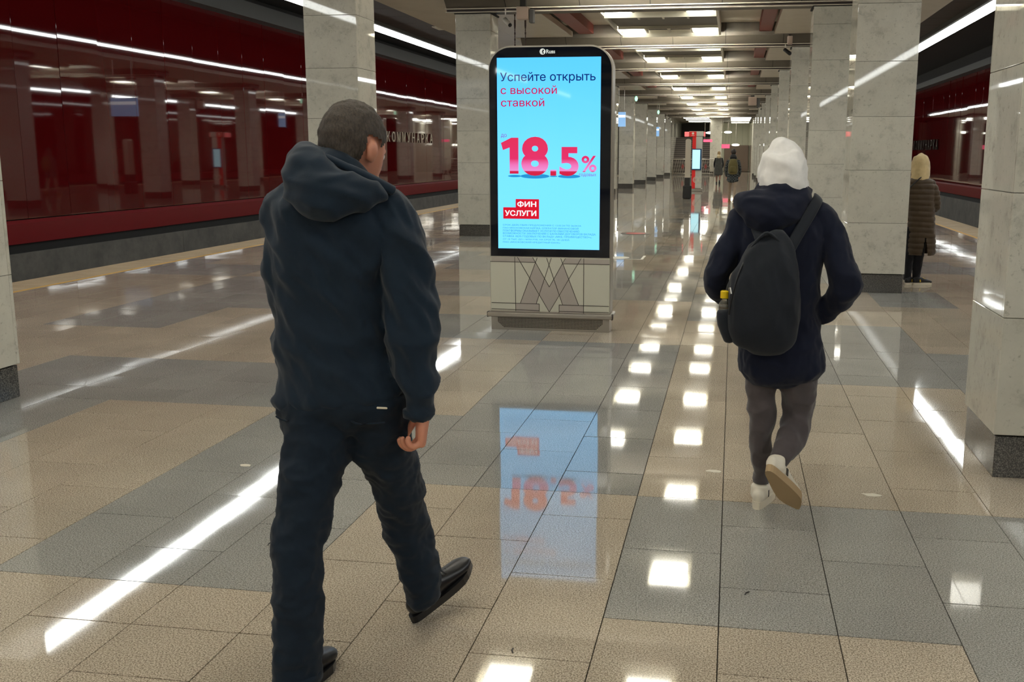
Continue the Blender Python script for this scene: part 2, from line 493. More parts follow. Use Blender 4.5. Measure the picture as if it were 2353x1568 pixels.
# ---------------- station name in metal letters
letter_m = mat('letter_metal', srgb(206,196,178), .25, .8)
letter_d = mat('letter_metal_dark', srgb(60,44,40), .3, .7)
def station_name(x, ya, yb, z0, z1, side, material, label):
    """letters spelled along the wall; side -1: read from +x looking to -x"""
    root = empty('station_sign', (x, (ya+yb)/2, z0), label, 'sign')
    word = 'КОММУНАРКА'; n = len(word); st = (yb-ya)/n
    for i, ch in enumerate(word):
        lw = st*.62
        m = text_mb(ch, -lw/2, lw/2, 0, z1-z0, 0, .05, .012)
        for j, v in enumerate(m.v):          # turn to face the platform
            m.v[j] = (-v[1], v[0], v[2]) if side < 0 else (v[1], -v[0], v[2])
        yc = ya+(i+.5)*st
        m.obj('letter', material, root, loc=(0, yc-(ya+yb)/2 if side < 0 else -(yc-(ya+yb)/2), 0))
    return root
station_name(WL+.03, 36.5, 42.6, 2.02, 2.40, -1, letter_m, 'steel letters of the station name on the left red wall')
station_name(WR-.03, 49.6, 56.3, 1.83, 2.30, 1, letter_d, 'dark letters of the station name on the right red wall')

# ---------------- ceiling
m = MB(); m.box(WL-.3, WR+.3, Y0, Y1+14, 5.6, 6.2)
ceil = m.obj('ceiling', tunnel); tag(ceil, kind='structure')
BX0, BX1 = -5.45, 2.25
SLZ = 4.42
hall_x0, hall_x1 = -4.0, .85
def part(mb, name, material, parent): return mb.obj(name, material, parent)
beam0 = None
for k in KS:
    yb = YB(k); yprev = YB(k-1)
    if yb < Y0 or yprev > Y1: continue
    # beam: dark upright face, sloping apron, lip, soffit above the pillars
    m = MB()
    m.prism_x([(yb, 4.27), (yb+.8, 4.27), (yb+.8, 5.6), (yb-.25, 5.6), (yb-.25, 4.47), (yb-.02, 4.29)], BX0, BX1)
    beam = part(m, 'ceiling_beam', brown_grey, ceil)
    m = MB(); m.box(BX0-.02, BX1+.02, yb-.05, yb+.05, 4.268, 4.288); m.box(BX0-.02, BX1+.02, yb-.03, yb+.05, 4.212, 4.228); part(m, 'beam_lip', lip_m, beam)
    m = MB(); m.box(BX0, BX1, yb-.0, yb+.05, 4.228, 4.268); part(m, 'lip_groove', wood_dark, beam)
    m = MB()
    for xs in (-4.3, -2.9, -1.6, -.3, 1.1):
        m.prism_x([(yb-.022, 4.2885), (yb-.022, 4.294), (yb-.252, 4.474), (yb-.252, 5.0), (yb-.256, 5.0), (yb-.256, 4.47)], xs-.006, xs+.006)
    part(m, 'panel_joint', black_m, beam)
    # cream ceiling over the hall, red-brown strips, slabs that come in from the platforms
    ya, ye = yprev+.8, yb-.255
    m = MB(); m.box(hall_x0-.3, hall_x1+.3, ya, ye, 4.78, 4.9); part(m, 'hall_panel', cream, ceil)
    for xs, xe in ((hall_x0+.06, hall_x0+.42), (hall_x1-.34, hall_x1-.04)):
        m = MB(); m.box(xs, xe, ya, ye, 4.56, 4.78); part(m, 'red_strip', red_brown, ceil)
    for xs, xe in ((BX0, hall_x0), (hall_x1, BX1)):
        m = MB(); m.cbox(xs, xe, yprev+.82, yb-.95, SLZ, SLZ+.13, .006); part(m, 'cream_slab', cream, ceil)
for x0, x1 in ((-6.75, BX0-.003), (BX1+.003, 3.92)):
    y = Y0
    while y < Y1:
        m = MB(); m.cbox(x0, x1, y+.003, min(y+3.5625, Y1)-.003, SLZ, SLZ+.13, .004); part(m, 'platform_panel', cream, ceil); y += 3.5625
# dark recess and LED channel beside each platform
for side, xa, xb, zl, xled0, xled1 in ((-1, -6.76, -8.10, 4.50, -8.18, -8.52), (1, 3.93, 4.48, 4.40, 4.55, 4.86)):
    y = Y0
    while y < Y1:
        m = MB(); m.cbox(*sorted((xa, xb)), y+.004, min(y+1.2, Y1)-.004, zl+.06, zl+.12, .004); part(m, 'recess_panel', wood_dark, ceil); y += 1.2
    m = MB(); lz = 4.471 if side < 0 else 4.34
    m.box(*sorted((xb, xled0)), Y0, Y1, lz+.02, lz+.2); m.box(*sorted((xled1-side*.06, xled1+side*.05)), Y0, Y1, lz+.04, lz+.2); m.box(*sorted((xled0, xled1)), Y0, Y1, lz+.1, lz+.2)
    part(m, 'light_channel', duct_grey, ceil)
    m = MB(); m.box(*sorted((xled1+side*.05, xled1+side*.12)), Y0, Y1, lz+.1, 5.6); part(m, 'track_fascia', tunnel, ceil)
    root = empty('light_strip', ((xled0+xled1)/2, 30, lz), 'continuous white light strip above the %s platform edge' % ('left' if side < 0 else 'right'), 'light', None)
    sg = MB()
    (xi, zi), (xo, zo) = ((-8.26, 4.498), (-8.43, 4.434)) if side < 0 else ((4.62, 4.383), (4.79, 4.299))
    xm = (xled0+xled1)/2
    pr = [(xi-xm, zi-lz), (xo-xm, zo-lz), (xo-xm, zo-lz+.07), (xi-xm, zi-lz+.03)]
    sg.prism_y(pr if side > 0 else pr[::-1], -1.493, 1.493); me = sg.mesh('diffuser', led_m)
    y = Y0+1.5
    while y < 78:
        o = bpy.data.objects.new('diffuser', me); C.objects.link(o); o.parent = root; o.location = (0, y-30, 0); y += 3.0

# ---------------- ceiling lights, one lay-light frame in each bay
LX0, LX1 = -2.80, -.40
def make_light():
    # local: x from 0 (centre), y measured from the lip of the beam in front of the bay
    r = empty('ceiling_light', (0,0,0), 'x', 'light', 'lay lights along the hall ceiling')
    hx = (LX1-LX0)/2; yn, yf = 1.25, 6.02
    m = MB()
    for s in (-1, 1): m.prism_y([(s*hx, 4.40), (s*(hx-.05), 4.40), (s*(hx-.02), 4.62), (s*hx, 4.62)][::s], yn, yf)
    m.box(-hx, hx, yn-.03, yn, 4.40, 4.62); m.box(-hx, hx, yf, yf+.03, 4.40, 4.62); m.box(-hx, hx, yn, yf, 4.60, 4.63)
    m.obj('frame', white_paint, r)
    for a in (yn+.15, yn+3.75):                       # two rows: square lamps, dark cells, white reflector
        b = a+.85
        for s in (-1, 1):
            m = MB(); m.cbox(min(s*.58, s*1.09), max(s*.58, s*1.09), a+.04, b-.05, 4.43, 4.50, .005); m.obj('lamp_panel', spot_m, r)
        for xa, xb in ((-.5, -.02), (.02, .5)):
            m = MB(); m.box(xa, xb, a+.06, b-.1, 4.5, 4.52); m.obj('dark_cell', brown_grey, r)
        for q in (-.53, 0, .53):
            m = MB(); m.box(q-.022, q+.022, a, b, 4.44, 4.55); m.obj('rib', white_paint, r)
        m = MB(); m.box(-hx+.05, hx-.05, a-.03, a, 4.44, 4.55); m.obj('cross_rail', white_paint, r)
        m = MB(); m.prism_x([(b+.02, 4.52), (b+.14, 4.365), (b+.155, 4.365), (b+.155, 4.54), (b+.02, 4.54)], -hx+.05, hx-.05); m.obj('reflector', white_paint, r)
    m = MB(); m.box(-hx+.05, hx-.05, yn+1.46, yn+3.70, 4.50, 4.53); m.obj('louvre_panel', brown_grey, r)
    for q in (-.53, 0, .53):
        m = MB(); m.box(q-.02, q+.02, yn+1.46, yn+2.3, 4.47, 4.50); m.obj('louvre_rib', white_paint, r)
    m = MB(); m.box(-hx+.05, hx-.05, yf+.03, yf+.045, 4.495, 4.535); m.obj('added_wash_emitter', added_wash_m, r)  # invented strip on the frame's back, added to light the next beam's apron
    m = MB(); m.box(-hx+.03, hx-.03, yf+.03, yf+.17, 4.468, 4.478); m.obj('added_wash_lip', white_paint, r)  # added lip that hides the strip from below and from reflections
    m = MB(); m.box(-hx+.03, hx-.03, yf+.03, yf+.76, 4.545, 4.56); m.obj('added_wash_blocker', brown_grey, r)  # added blocker, stops the strip lighting the upright beam face and ceiling
    return r
proto = make_light(); n = 0
for k in range(-6, 10):
    r = proto if n == 0 else copy_tree(proto)
    r.location = ((LX0+LX1)/2, YB(k), 0)
    kk = k-2
    if k >= 2: r['label'] = 'square-lamp ceiling light panel, %s one visible down the hall ceiling' % ORD[kk]
    else: r['label'] = 'square-lamp ceiling light above the camera end, %s before the first visible' % ORD[1-k]
    n += 1

# ---------------- pillars of marble slabs on dark granite plinths
def make_pillar(w, d, detail):
    r = empty('pillar', (0,0,0), 'x', 'pillar', None)
    m = MB(); m.box(-w/2+.03, w/2-.03, .03, d-.03, 0, 4.27); m.obj('core', black_m, r)
    m = MB(); m.cbox(-w/2+.012, w/2-.012, .012, d-.012, 0, .214, .003); m.obj('plinth', dark_granite, r)
    zs = [.222, .814, 1.42, 2.026, 2.638, 3.27, 3.892, 4.20]
    t = .03
    for a, b in zip(zs[:-1], zs[1:]):
        a += .0015; b -= .0015
        if detail:
            q = MB(); q.cbox(-w/2, w/2, 0, t, a, b, .0025); q.obj('marble_slab', marble_m, r)
            q = MB(); q.cbox(-w/2, w/2, d-t, d, a, b, .0025); q.obj('marble_slab', marble_m, r)
            q = MB(); q.cbox(-w/2, -w/2+t, t+.001, d-t-.001, a, b, .0025); q.obj('marble_slab', marble_m, r)
            q = MB(); q.cbox(w/2-t, w/2, t+.001, d-t-.001, a, b, .0025); q.obj('marble_slab', marble_m, r)
        else:
            q = MB(); q.cbox(-w/2, w/2, 0, d, a, b, .0025); q.obj('marble_slab', marble_m, r)
    m = MB(); m.cbox(-w/2-.02, w/2+.02, -.02, d+.02, 4.2, 4.235, .004); m.obj('cap', black_m, r)
    return r
for side, xc, nm in ((-1, -4.965, 'left'), (1, 1.665, 'right')):
    pd = make_pillar(.68, .66, True); ps = make_pillar(.68, .66, False); ud = us = False
    for k in range(-6, 11):
        near = -1 <= k <= 4
        if near: r = pd if not ud else copy_tree(pd); ud = True
        else: r = ps if not us else copy_tree(ps); us = True
        r.location = (xc, YP(k)+(.06 if side < 0 else 0), 0)
        r['group'] = 'marble pillars along the hall'
        r['label'] = ('white marble pillar on dark plinth, %s from the front in the %s row' % (ORD[k], nm)) if k >= 0 else \
                     ('white marble pillar of the %s row behind the camera, %s one back' % (nm, ORD[-k-1]))

# ---------------- far end of the hall
end_wall = mat('end_wall_panel', srgb(214,214,190), .5)
door_brown = mat('brown_door', srgb(128,108,92), .5)
m = MB(); m.box(WL-.3, WR+.3, Y1+14, Y1+14.3, -1.5, 6.2); o = m.obj('wall_far', tunnel); tag(o, kind='structure')
for xs in range(7):
    m = MB(); m.cbox(-1.3+xs*.5+.004, -1.3+xs*.5+.496, 96.9, 97.05, 0, 4.4, .004); m.obj('wall_panel', end_wall, o)
m = MB(); m.cbox(-.9, 1.3, 96.7, 96.9, 0, 2.4, .01); m.obj('brown_panelling', door_brown, o)
m = MB(); m.box(WL-.3, WR+.3, Y0-.3, Y0, -1.5, 6.2); o = m.obj('wall_back', concrete); tag(o, kind='structure')
m = MB(); m.box(-5.3, -4.9, 79, 97.5, 0, 4.4); o = m.obj('trim_5', marble_m); tag(o, kind='structure')
m = MB(); m.box(1.35, 1.7, 84, 97.5, 0, 4.4); o = m.obj('trim_6', marble_m); tag(o, kind='structure')
m = MB(); m.box(-5.3, 1.7, 79, 97.5, 4.4, 4.6); o = m.obj('trim_7', brown_grey); tag(o, kind='structure')
# bright strip lights over the stair hall and the corridor
i = 0
for x0, x1, ys in ((-3.9, -1.95, (80.0, 84.0, 89.0)), (-.35, 1.2, (80.0, 83.0, 87.0, 92.0))):
    for y in ys:
        r = empty('strip_light', ((x0+x1)/2, y, 4.28), '%s bright strip light %s' % (ORD[i % 4], 'above the far stairs' if x0 < -2 else 'above the far corridor'), 'light', 'strip lights at the far end')
        h = (x1-x0)/2
        m = MB(); m.box(-h, h, -.5, .5, .03, .12); m.obj('housing', white_paint, r)
        m = MB(); m.box(-h+.03, h-.03, -.42, .42, 0, .03); m.obj('diffuser', bpy.data.materials.get('strip_glow') or mat('strip_glow', (1,1,1,1), emit=(1,.97,.84,1), estr=14), r)
        i += 1
    i = 0
for x, y, z, l in ((.1, 93, 2.40, 'low round wall lamp glowing beside the far corridor'), (-.6, 93, 3.5, 'high round wall lamp glowing in the far corridor'), (-2.2, 93, 3.45, 'round wall lamp glowing behind the far stairs')):
    r = empty('wall_lamp', (x, y, z), l, 'lamp')
    m = MB(); m.ball((0,0,0), .34, .34, .1, 20, 8); m.obj('lamp_shade', bpy.data.materials.get('lamp_glow') or mat('lamp_glow', (1,1,1,1), emit=(1,.97,.8,1), estr=5), r, True)
    m = MB(); m.cyl((0,0,.05), (0,0,4.4-z if z < 4.4 else .2), .02); m.obj('stem', steel, r)
# column between stairs and corridor
r = empty('pillar', (-1.47, 84, 0), 'wide marble pillar between the far stairs and the far corridor', 'pillar')
m = MB(); m.cbox(-.46, .46, 0, .9, .2, 4.4, .01); m.obj('marble_slab', marble_m, r)
m = MB(); m.box(-.45, .45, .01, .89, 0, .2); m.obj('plinth', dark_granite, r)
# stairs
stair_m = mat('stair_granite', srgb(64,58,54), .5); tread_m = mat('stair_nosing', srgb(120,112,104), .5)
r = empty('staircase', (-3.3, 83, 0), 'dark grey stairs rising at the far left end of the hall', 'stairs')
for i in range(18):
    m = MB(); m.cbox(-1.6, 1.35, i*.34, i*.34+.36, 0 if i < 2 else (i-2)*.165, (i+1)*.165, .01); m.obj('step', stair_m, r)
    m = MB(); m.box(-1.6, 1.35, i*.34-.012, i*.34+.03, (i+1)*.165-.03, (i+1)*.165+.004); m.obj('step_nosing', tread_m, r)
for s, l in ((-1.65, 'left'), (1.42, 'right')):
    h = empty('handrail', (-3.3+s, 83, 0), 'steel handrail on the %s side of the far stairs' % l, 'handrail')
    m = MB(); m.cyl((0,0,1.0), (0,6.2,3.95), .035); m.cyl((0,0,.6), (0,6.2,3.5), .02); m.obj('rail', steel, h, True)
    for j in range(5):
        m = MB(); m.cyl((0, j*1.5, j*.7), (0, j*1.5, 1.0+j*.71), .025); m.obj('post', steel, h, True)
# lattice fence before the stairs
for x0, x1, l in ((-4.65, -3.1, 'left'), (-2.75, -1.5, 'right')):
    f = empty('lattice_fence', ((x0+x1)/2, 80, 0), 'metal lattice fence before the far stairs, %s section with a red diamond' % l, 'fence')
    h = (x1-x0)/2
    m = MB(); m.cyl((-h,0,1.2), (h,0,1.2), .035); m.obj('top_rail', steel, f, True)
    m = MB(); m.cyl((-h,0,.12), (h,0,.12), .025); m.obj('bottom_rail', steel, f, True)
    for s in (-1, 1):
        m = MB(); m.cyl((s*h,0,0), (s*h,0,1.2), .03); m.obj('post', steel, f, True)
    q = int(2*h/.17)
    for j in range(q):
        xa = -h+.08+j*.17
        m = MB(); m.cyl((xa,0,.12), (min(xa+.22, h),0,1.2), .011, 8); m.obj('bar', steel, f)
    for z in (.4, .68, .95):
        m = MB(); m.cyl((-h,0,z), (h,0,z), .009, 8); m.obj('cross_bar', steel, f)
    m = MB(); m.prism_y([(-.12,.65),(0,.42),(.12,.65),(0,.88)], -.02, .02); tag(m.obj('diamond', mat('red_diamond', srgb(150,70,66), .5), f), 'red diamond ornament')
# pink way signs
pink = mat('pink_sign', srgb(220,90,120), .4, emit=srgb(226,74,110), estr=.9)
for x, y, z, hw, hh, l in ((-.72, 85, 2.22, .34, .16, 'pink illuminated way sign hanging in the far corridor'), (-2.06, 81.7, 2.62, .34, .1, 'pink illuminated way sign hanging before the far stairs')):
    r = empty('way_sign', (x, y, z), l, 'sign')
    m = MB(); m.cbox(-hw, hw, -.05, .05, -hh, hh, .01); m.obj('sign_panel', pink, r)
    m = MB()
    for s in (-1, 1): m.cyl((s*hw*.7,0,hh), (s*hw*.7,0,4.4-z), .012, 8)
    m.obj('hanger', steel, r)
#PART2
# ================================================================== ADVERTISING KIOSK
frame_black = mat('kiosk_glass', srgb(16,20,30), .03, spec=.5)
panel_green = mat('panel_grey_green', srgb(205,204,188), .35, .1)
panel_pink = mat('panel_grey_pink', srgb(176,168,160), .35, .1)
groove_m = mat('groove', srgb(62,56,50), .6)
def grad_emit(name, stops, z0, z1, strength=1.0):
    m = mat(name, (0,0,0,1), .03, spec=.14); g = N(m)
    geo = g.n('ShaderNodeNewGeometry'); sp = g.n('ShaderNodeSeparateXYZ'); g.l(geo.outputs['Position'], sp.inputs[0])
    mr = g.n('ShaderNodeMapRange'); mr.inputs[1].default_value = z0; mr.inputs[2].default_value = z1; g.l(sp.outputs['Z'], mr.inputs[0])
    g.l(g.ramp(mr.outputs[0], stops), g.p.inputs['Emission Color']); g.p.inputs['Emission Strength'].default_value = strength
    return m
def flat_emit(name, c, s=1.0): return mat(name, (0,0,0,1), .05, spec=.14, emit=c, estr=s*.8)
KX, KY = -1.615, 9.05
K = empty('advertising_kiosk', (KX, KY, 0), 'tall black advertising kiosk with lit cyan poster screen standing on the hall floor', 'kiosk')
ko = (KX, KY, 0)
HW = .548
def rounded_top(hw, z0, z1, r, n=10):
    p = [(-hw, z0), (hw, z0)]
    p += [(hw-r+r*math.cos(a), z1-r+r*math.sin(a)) for a in [PI/2*i/n for i in range(n+1)]]
    p += [(-hw+r-r*math.sin(a), z1-r+r*math.cos(a)) for a in [PI/2*i/n for i in range(n+1)]]
    return p
m = MB(); m.prism_y(rounded_top(HW+.006, .165, 2.53, .20), .012, .21); m.obj('casing', steel, K)
m = MB(); m.prism_y(rounded_top(HW-.004, .682, 2.515, .19), 0, .012); m.obj('front_glass', frame_black, K)
m = MB(); m.prism_y(rounded_top(HW-.004, .682, 2.515, .19), .21, .222); m.obj('rear_glass', frame_black, K)
scr_m = grad_emit('screen_cyan', ((0, (.18,.70,1.25,1)), (.45, (.16,.67,1.24,1)), (1, (.095,.54,1.12,1))), .754, 2.427, 1.0)
SX0, SX1, SZ0, SZ1 = -2.088, -1.163, .752, 2.428
m = MB(); m.box(SX0-KX, SX1-KX, -.004, 0, SZ0, SZ1); screen = m.obj('screen', scr_m, K)
def P(x, y):                       # poster layout table: photo-measured poster units to metres on the screen
    u = (x-1143)/(1379.5-1143); v = (y-132)/(572-132)
    return SX0+u*(SX1-SX0)-KX, SZ1+v*(SZ0-SZ1)
navy = flat_emit('text_navy', srgb(10,44,110)); crimson = flat_emit('text_crimson', srgb(206,24,78)); violet = flat_emit('text_violet', srgb(140,90,190))
blue_txt = flat_emit('text_blue', srgb(40,140,205)); white_txt = flat_emit('text_white', srgb(255,250,255)); logo_red = flat_emit('logo_red', srgb(222,24,48))
digit_m = grad_emit('digit_red', ((0, srgb(214,28,60)), (.13, srgb(216,40,80)), (.15, srgb(240,150,215)), (.3, srgb(244,120,190)), (.46, srgb(232,52,108)), (1, srgb(230,52,92))), 1.40, 1.735, .8)
shade_m = flat_emit('digit_shadow', srgb(40,150,215))
def poster_text(body, x0, x1, yt, yb, material, d=.002, bold=0.0, y=-.0045):
    a, zt = P(x0, yt); b, zb = P(x1, yb)
    return text_mb(body, a, b, zb, zt, y, d, bold).obj('lettering', material, screen)
poster_text('Успейте открыть', 1150.3, 1367.8, 164.5, 190, navy, bold=.006)
poster_text('с высокой', 1151.4, 1280.4, 195, 214, crimson, bold=.006)
poster_text('ставкой', 1152, 1251.8, 223.5, 242, crimson, bold=.006)
poster_text('до', 1151.4, 1164.6, 304.5, 313.5, violet)
m = MB()
for x, wd in ((1183, 16), (1230, 34), (1273, 9), (1309, 26)):
    a, z = P(x, 401.5); m.cyl((a, -.0055, z), (a, -.0045, z), wd*.0039, 20)
q = m.obj('digit_shadow', shade_m, screen); tag(q, 'soft blue shadow under the digits')
for v in q.data.vertices: v.co.z = P(0, 401.5)[1]+(v.co.z-P(0, 401.5)[1])*.16
q = [P(x, y) for x, y in ((1171.5, 396), (1171.5, 335.5), (1156, 341.5), (1151.4, 325), (1175.5, 313), (1192, 313), (1192, 396))]
m = MB(); m.prism_y(q, -.0105, -.0045); m.obj('lettering', digit_m, screen)
poster_text('8', 1198.7, 1261.5, 310.7, 400.5, digit_m, .006, .045)
a, z1 = P(1265.9, 386.5); b, z0 = P(1279.5, 400)
m = MB(); m.box(a, b, -.010, -.0045, z0, z1); m.obj('decimal_point', digit_m, screen)
poster_text('5', 1286.9, 1330.9, 334, 400.5, digit_m, .006, .04)
poster_text('%', 1337.4, 1372, 354, 391.4, digit_m, .004, .02)
poster_text('годовых', 1332, 1371, 395, 402.5, violet)
m = MB()
a, z1 = P(1184.8, 455); b, z0 = P(1239.5, 476); m.box(a, b, -.006, -.0045, z0, z1)
a, z1 = P(1155.4, 474.6); b, z0 = P(1239.5, 501.5); m.box(a, b, -.0061, -.0045, z0, z1)
m.obj('logo_block', logo_red, screen)
poster_text('ФИН', 1188.6, 1233.3, 459.8, 473.8, white_txt, .001, .03, -.0065)
poster_text('УСЛУГИ', 1159.2, 1233.3, 481.5, 494.8, white_txt, .001, .03, -.0065)
fine = ['СРОК ДЕЙСТВИЯ ПРЕДЛОЖЕНИЯ С 12.02.24 ПО 26.04.24.', 'ПАО МОСКОВСКАЯ БИРЖА, ОПЕРАТОР ФИНАНСОВОЙ', 'ПЛАТФОРМЫ ОКАЗЫВАЕТ УСЛУГИ ПО ОБЕСПЕЧЕНИЮ',
        'ВОЗМОЖНОСТИ ЗАКЛЮЧЕНИЯ С БАНКАМИ ДОГОВОРОВ ВКЛАДА.', 'СТАВКА 18,5% ГОДОВЫХ ПО ВКЛАДУ «МКБ. ПРЕИМУЩЕСТВО+»,', 'ОТ 10 ТЫС. ДО 1 МЛН РУБ. НА СРОК 95, 181 ДНЕЙ.', 'ПАО «МОСКОВСКИЙ КРЕДИТНЫЙ БАНК»']
for i, (t, xe) in enumerate(zip(fine, (1338, 1331, 1333, 1372, 1362, 1311, 1289))):
    poster_text(t, 1154.5, xe, 513.4+6.75*i, 518.6+6.75*i, blue_txt, .001)
# maker's mark above the screen
pale = mat('mark_pale', srgb(222,226,226), .5, emit=srgb(200,206,206), estr=.35)
def W(x, y): return P(x, y)
a, zt = W(1256, 114.8); b, zb = W(1276, 123.6)
text_mb('Russ', a, b, zb, zt, -.001, .001, .02).obj('lettering', pale, K)
a, z = W(1247.6, 119.3)
m = MB(); m.cyl((a, -.002, z), (a, 0, z), .026, 24); mk = m.obj('round_mark', pale, K)
m = MB(); m.prism_y([(a+.002, z+.018), (a-.004, z), (a+.004, z-.022), (a+.012, z-.018), (a+.006, z), (a+.016, z+.012)], -.003, -.002); m.obj('mark_notch', frame_black, mk)
# steel base with the engraved letter pattern
BZ0, BZ1 = .178, .676
def Q(x, y):
    t = (x-135)/1205; yt = 715+t*20; yb = 1262+t*25
    return -HW+.002+t*(2*HW-.004), BZ1-(y-yt)/(yb-yt)*(BZ1-BZ0)
m = MB(); m.box(-HW, HW, .0, .012, BZ0, BZ1); base = m.obj('base_panel', panel_green, K)
for poly in (((535,930),(592,790),(683,940),(632,1085)), ((535,945),(630,1095),(600,1195),(437,1190)), ((683,950),(735,1022),(782,948),(835,1095),(735,1272),(632,1095)),
             ((785,940),(868,792),(930,940),(835,1092)), ((930,952),(1033,1205),(870,1200),(837,1105)), ((140,720),(566,727),(590,773),(140,765)), ((898,735),(1338,745),(1338,793),(880,787)),
             ((395,1188),(630,1196),(630,1272),(395,1268)), ((838,1206),(1080,1213),(1080,1287),(838,1283))):
    m = MB(); m.prism_y([Q(*p) for p in poly][::-1], -.0012, 0); tag(m.obj('inlay_plate', panel_pink, base), 'greyish pink metal plate')
for seg in (((130,765),(590,775)),((875,788),(1340,795)),((383,720),(390,1268)),((1083,735),(1083,1288)),((410,722),(735,1276)),((735,1276),(1055,735)),((565,725),(735,1022)),((735,1022),(897,735)),
            ((612,728),(437,1190)),((755,730),(600,1195)),((707,730),(870,1200)),((850,733),(1033,1205)),((140,1182),(632,1195)),((632,1195),(632,1272)),((140,1245),(632,1262)),((1338,1215),(835,1203)),((835,1203),(835,1283)),((1338,1278),(835,1268))):
    (ax, az), (bx_, bz) = Q(*seg[0]), Q(*seg[1])
    d = Vector((bx_-ax, bz-az)).normalized(); nn = Vector((-d.y, d.x))*.0026
    m = MB(); m.prism_y([(ax+nn.x, az+nn.y), (ax-nn.x, az-nn.y), (bx_-nn.x, bz-nn.y), (bx_+nn.x, bz+nn.y)], -.0022, .0)
    m.obj('groove', groove_m, base)
m = MB(); m.cbox(-HW-.028, HW+.028, -.035, .255, .125, .165, .006); m.obj('bumper_rail', steel, K)
for s in (-1, 1):
    m = MB(); m.cbox(min(s*(HW+.02), s*(HW+.035)), max(s*(HW+.02), s*(HW+.035)), -.02, .03, .118, .17, .004); m.obj('rail_cap', groove_m, K)
m = MB(); m.box(-HW, HW, .012, .21, 0, .125); m.obj('base_box', steel, K)
grille = mat('perforated_steel', srgb(150,143,132), .4, .6); g = N(grille); v = g.pos((1,1,1))
sx = g.n('ShaderNodeTexVoronoi', feature='F1'); sx.inputs['Scale'].default_value = 75; sx.inputs['Randomness'].default_value = .05; g.l(v, sx.inputs['Vector'])
g.l(g.ramp(sx.outputs['Distance'], ((.36, (.03,.028,.025,1)), (.44, srgb(158,150,138)))), g.p.inputs['Base Color'])
m = MB(); m.prism_y([(-HW+.06, .118), (-HW+.06, .075), (-HW+.12, .022), (HW-.12, .022), (HW-.06, .075), (HW-.06, .118)][::-1], .006, .013); m.obj('vent_grille', grille, K)

# ---------------- slim help column and info totem farther down the hall
r = empty('help_column', (-1.64, 37.5, 0), 'slim chrome column on a black base, far down the hall before the red totem', 'column')
m = MB(); m.cbox(-.15, .15, -.05, .45, 0, .48, .03); m.obj('base', mat('matt_black', srgb(28,27,26), .5), r)
m = MB(); m.prism_y(rounded_top(.092, .48, 2.13, .07), 0, .4); m.obj('body', chrome, r)
m = MB(); m.box(-.094, .094, -.004, .41, .48, .76); m.obj('plinth_band', MATS['matt_black'], r)
tot_white = mat('totem_white', srgb(196,196,186), .4); tot_red = mat('totem_red', srgb(206,34,30), .4, emit=srgb(200,30,26), estr=.15); tot_pink = mat('totem_pink', srgb(240,120,120), .4, emit=srgb(240,110,112), estr=.6)
r = empty('info_totem', (-1.57, 45, 0), 'red and white information totem with lit screen far down the hall', 'totem')
m = MB(); m.cbox(-.21, .21, 0, .3, .12, 2.34, .02); m.obj('post', tot_white, r)
m = MB(); m.box(-.212, -.06, -.01, .12, .12, 2.34); m.obj('red_stripe', tot_red, r)
m = MB(); m.cbox(-.38, .26, -.03, .33, 2.34, 2.56, .02); hd = m.obj('head', tot_white, r)
m = MB(); m.box(-.36, -.05, -.04, -.03, 2.33, 2.55); m.obj('red_face', tot_red, hd)
m = MB(); m.cyl((-.2,-.05,2.47), (-.2,-.04,2.47), .05, 20); m.box(-.26,-.14,-.05,-.04,2.37,2.39); tag(m.obj('white_mark', white_paint, hd), 'white round mark above a bar')
m = MB(); m.cbox(-.56, -.39, 0, .3, 2.34, 2.54, .01); m.obj('pink_wing', tot_pink, r)
m = MB(); m.cbox(.265, .32, 0, .3, 2.34, 2.54, .01); m.obj('pink_wing', tot_pink, r)
m = MB(); m.cbox(-.22, .19, -.06, 0, .92, 1.82, .01); ms = m.obj('monitor', mat('monitor_blue', srgb(28,76,120), .3), r)
m = MB(); m.box(-.2, .13, -.066, -.06, .97, 1.78); m.obj('screen', flat_emit('screen_pale', srgb(190,246,255), 1.2), ms)
for cx_, cz in ((-.03, .5), (.17, .5)):
    for rr in (.12, .075):
        m = MB(); nq = 20
        ring = [(cx_+rr*math.cos(2*PI*i/nq), cz+rr*math.sin(2*PI*i/nq)) for i in range(nq)]
        for i in range(nq):
            p0, p1 = ring[i], ring[(i+1)%nq]; m.cyl((max(-.21,min(.21,p0[0])), -.012, p0[1]), (max(-.21,min(.21,p1[0])), -.012, p1[1]+1e-5), .012, 6)
        m.obj('ring_ornament', white_paint, r)
m = MB(); m.cbox(-.26, .26, -.06, .36, 0, .12, .01); m.obj('foot', steel, r)

# ---------------- ceiling mounted equipment
cam_white = mat('camera_white', srgb(214,208,196), .4); spk = mat('speaker_beige', srgb(182,162,146), .5); dark_m = mat('device_dark', srgb(30,28,26), .5)
def speaker(x, y, z, label, s=1.0):
    r = empty('loudspeaker', (x, y, z), label, 'loudspeaker')
    m = MB(); m.cbox(-.11*s, .11*s, -.1, .1, -.11*s, .11*s, .01); m.obj('box', spk, r)
    m = MB(); m.cbox(.115*s, .2*s, -.05, .1, -.17*s, .07*s, .01); m.obj('side_unit', duct_grey, r)
    m = MB(); m.box(-.05*s, .05*s, -.05, .05, .11*s, (4.45 if y < 20 else 4.265)-z); m.obj('bracket', dark_m, r)
    return r
speaker(-3.90, 19.08, 4.13, 'beige loudspeaker box hanging from the beam beside the second left pillar in view')
speaker(.74, 48.1, 3.96, 'beige loudspeaker box hanging from a beam far down the right side', 1.7)
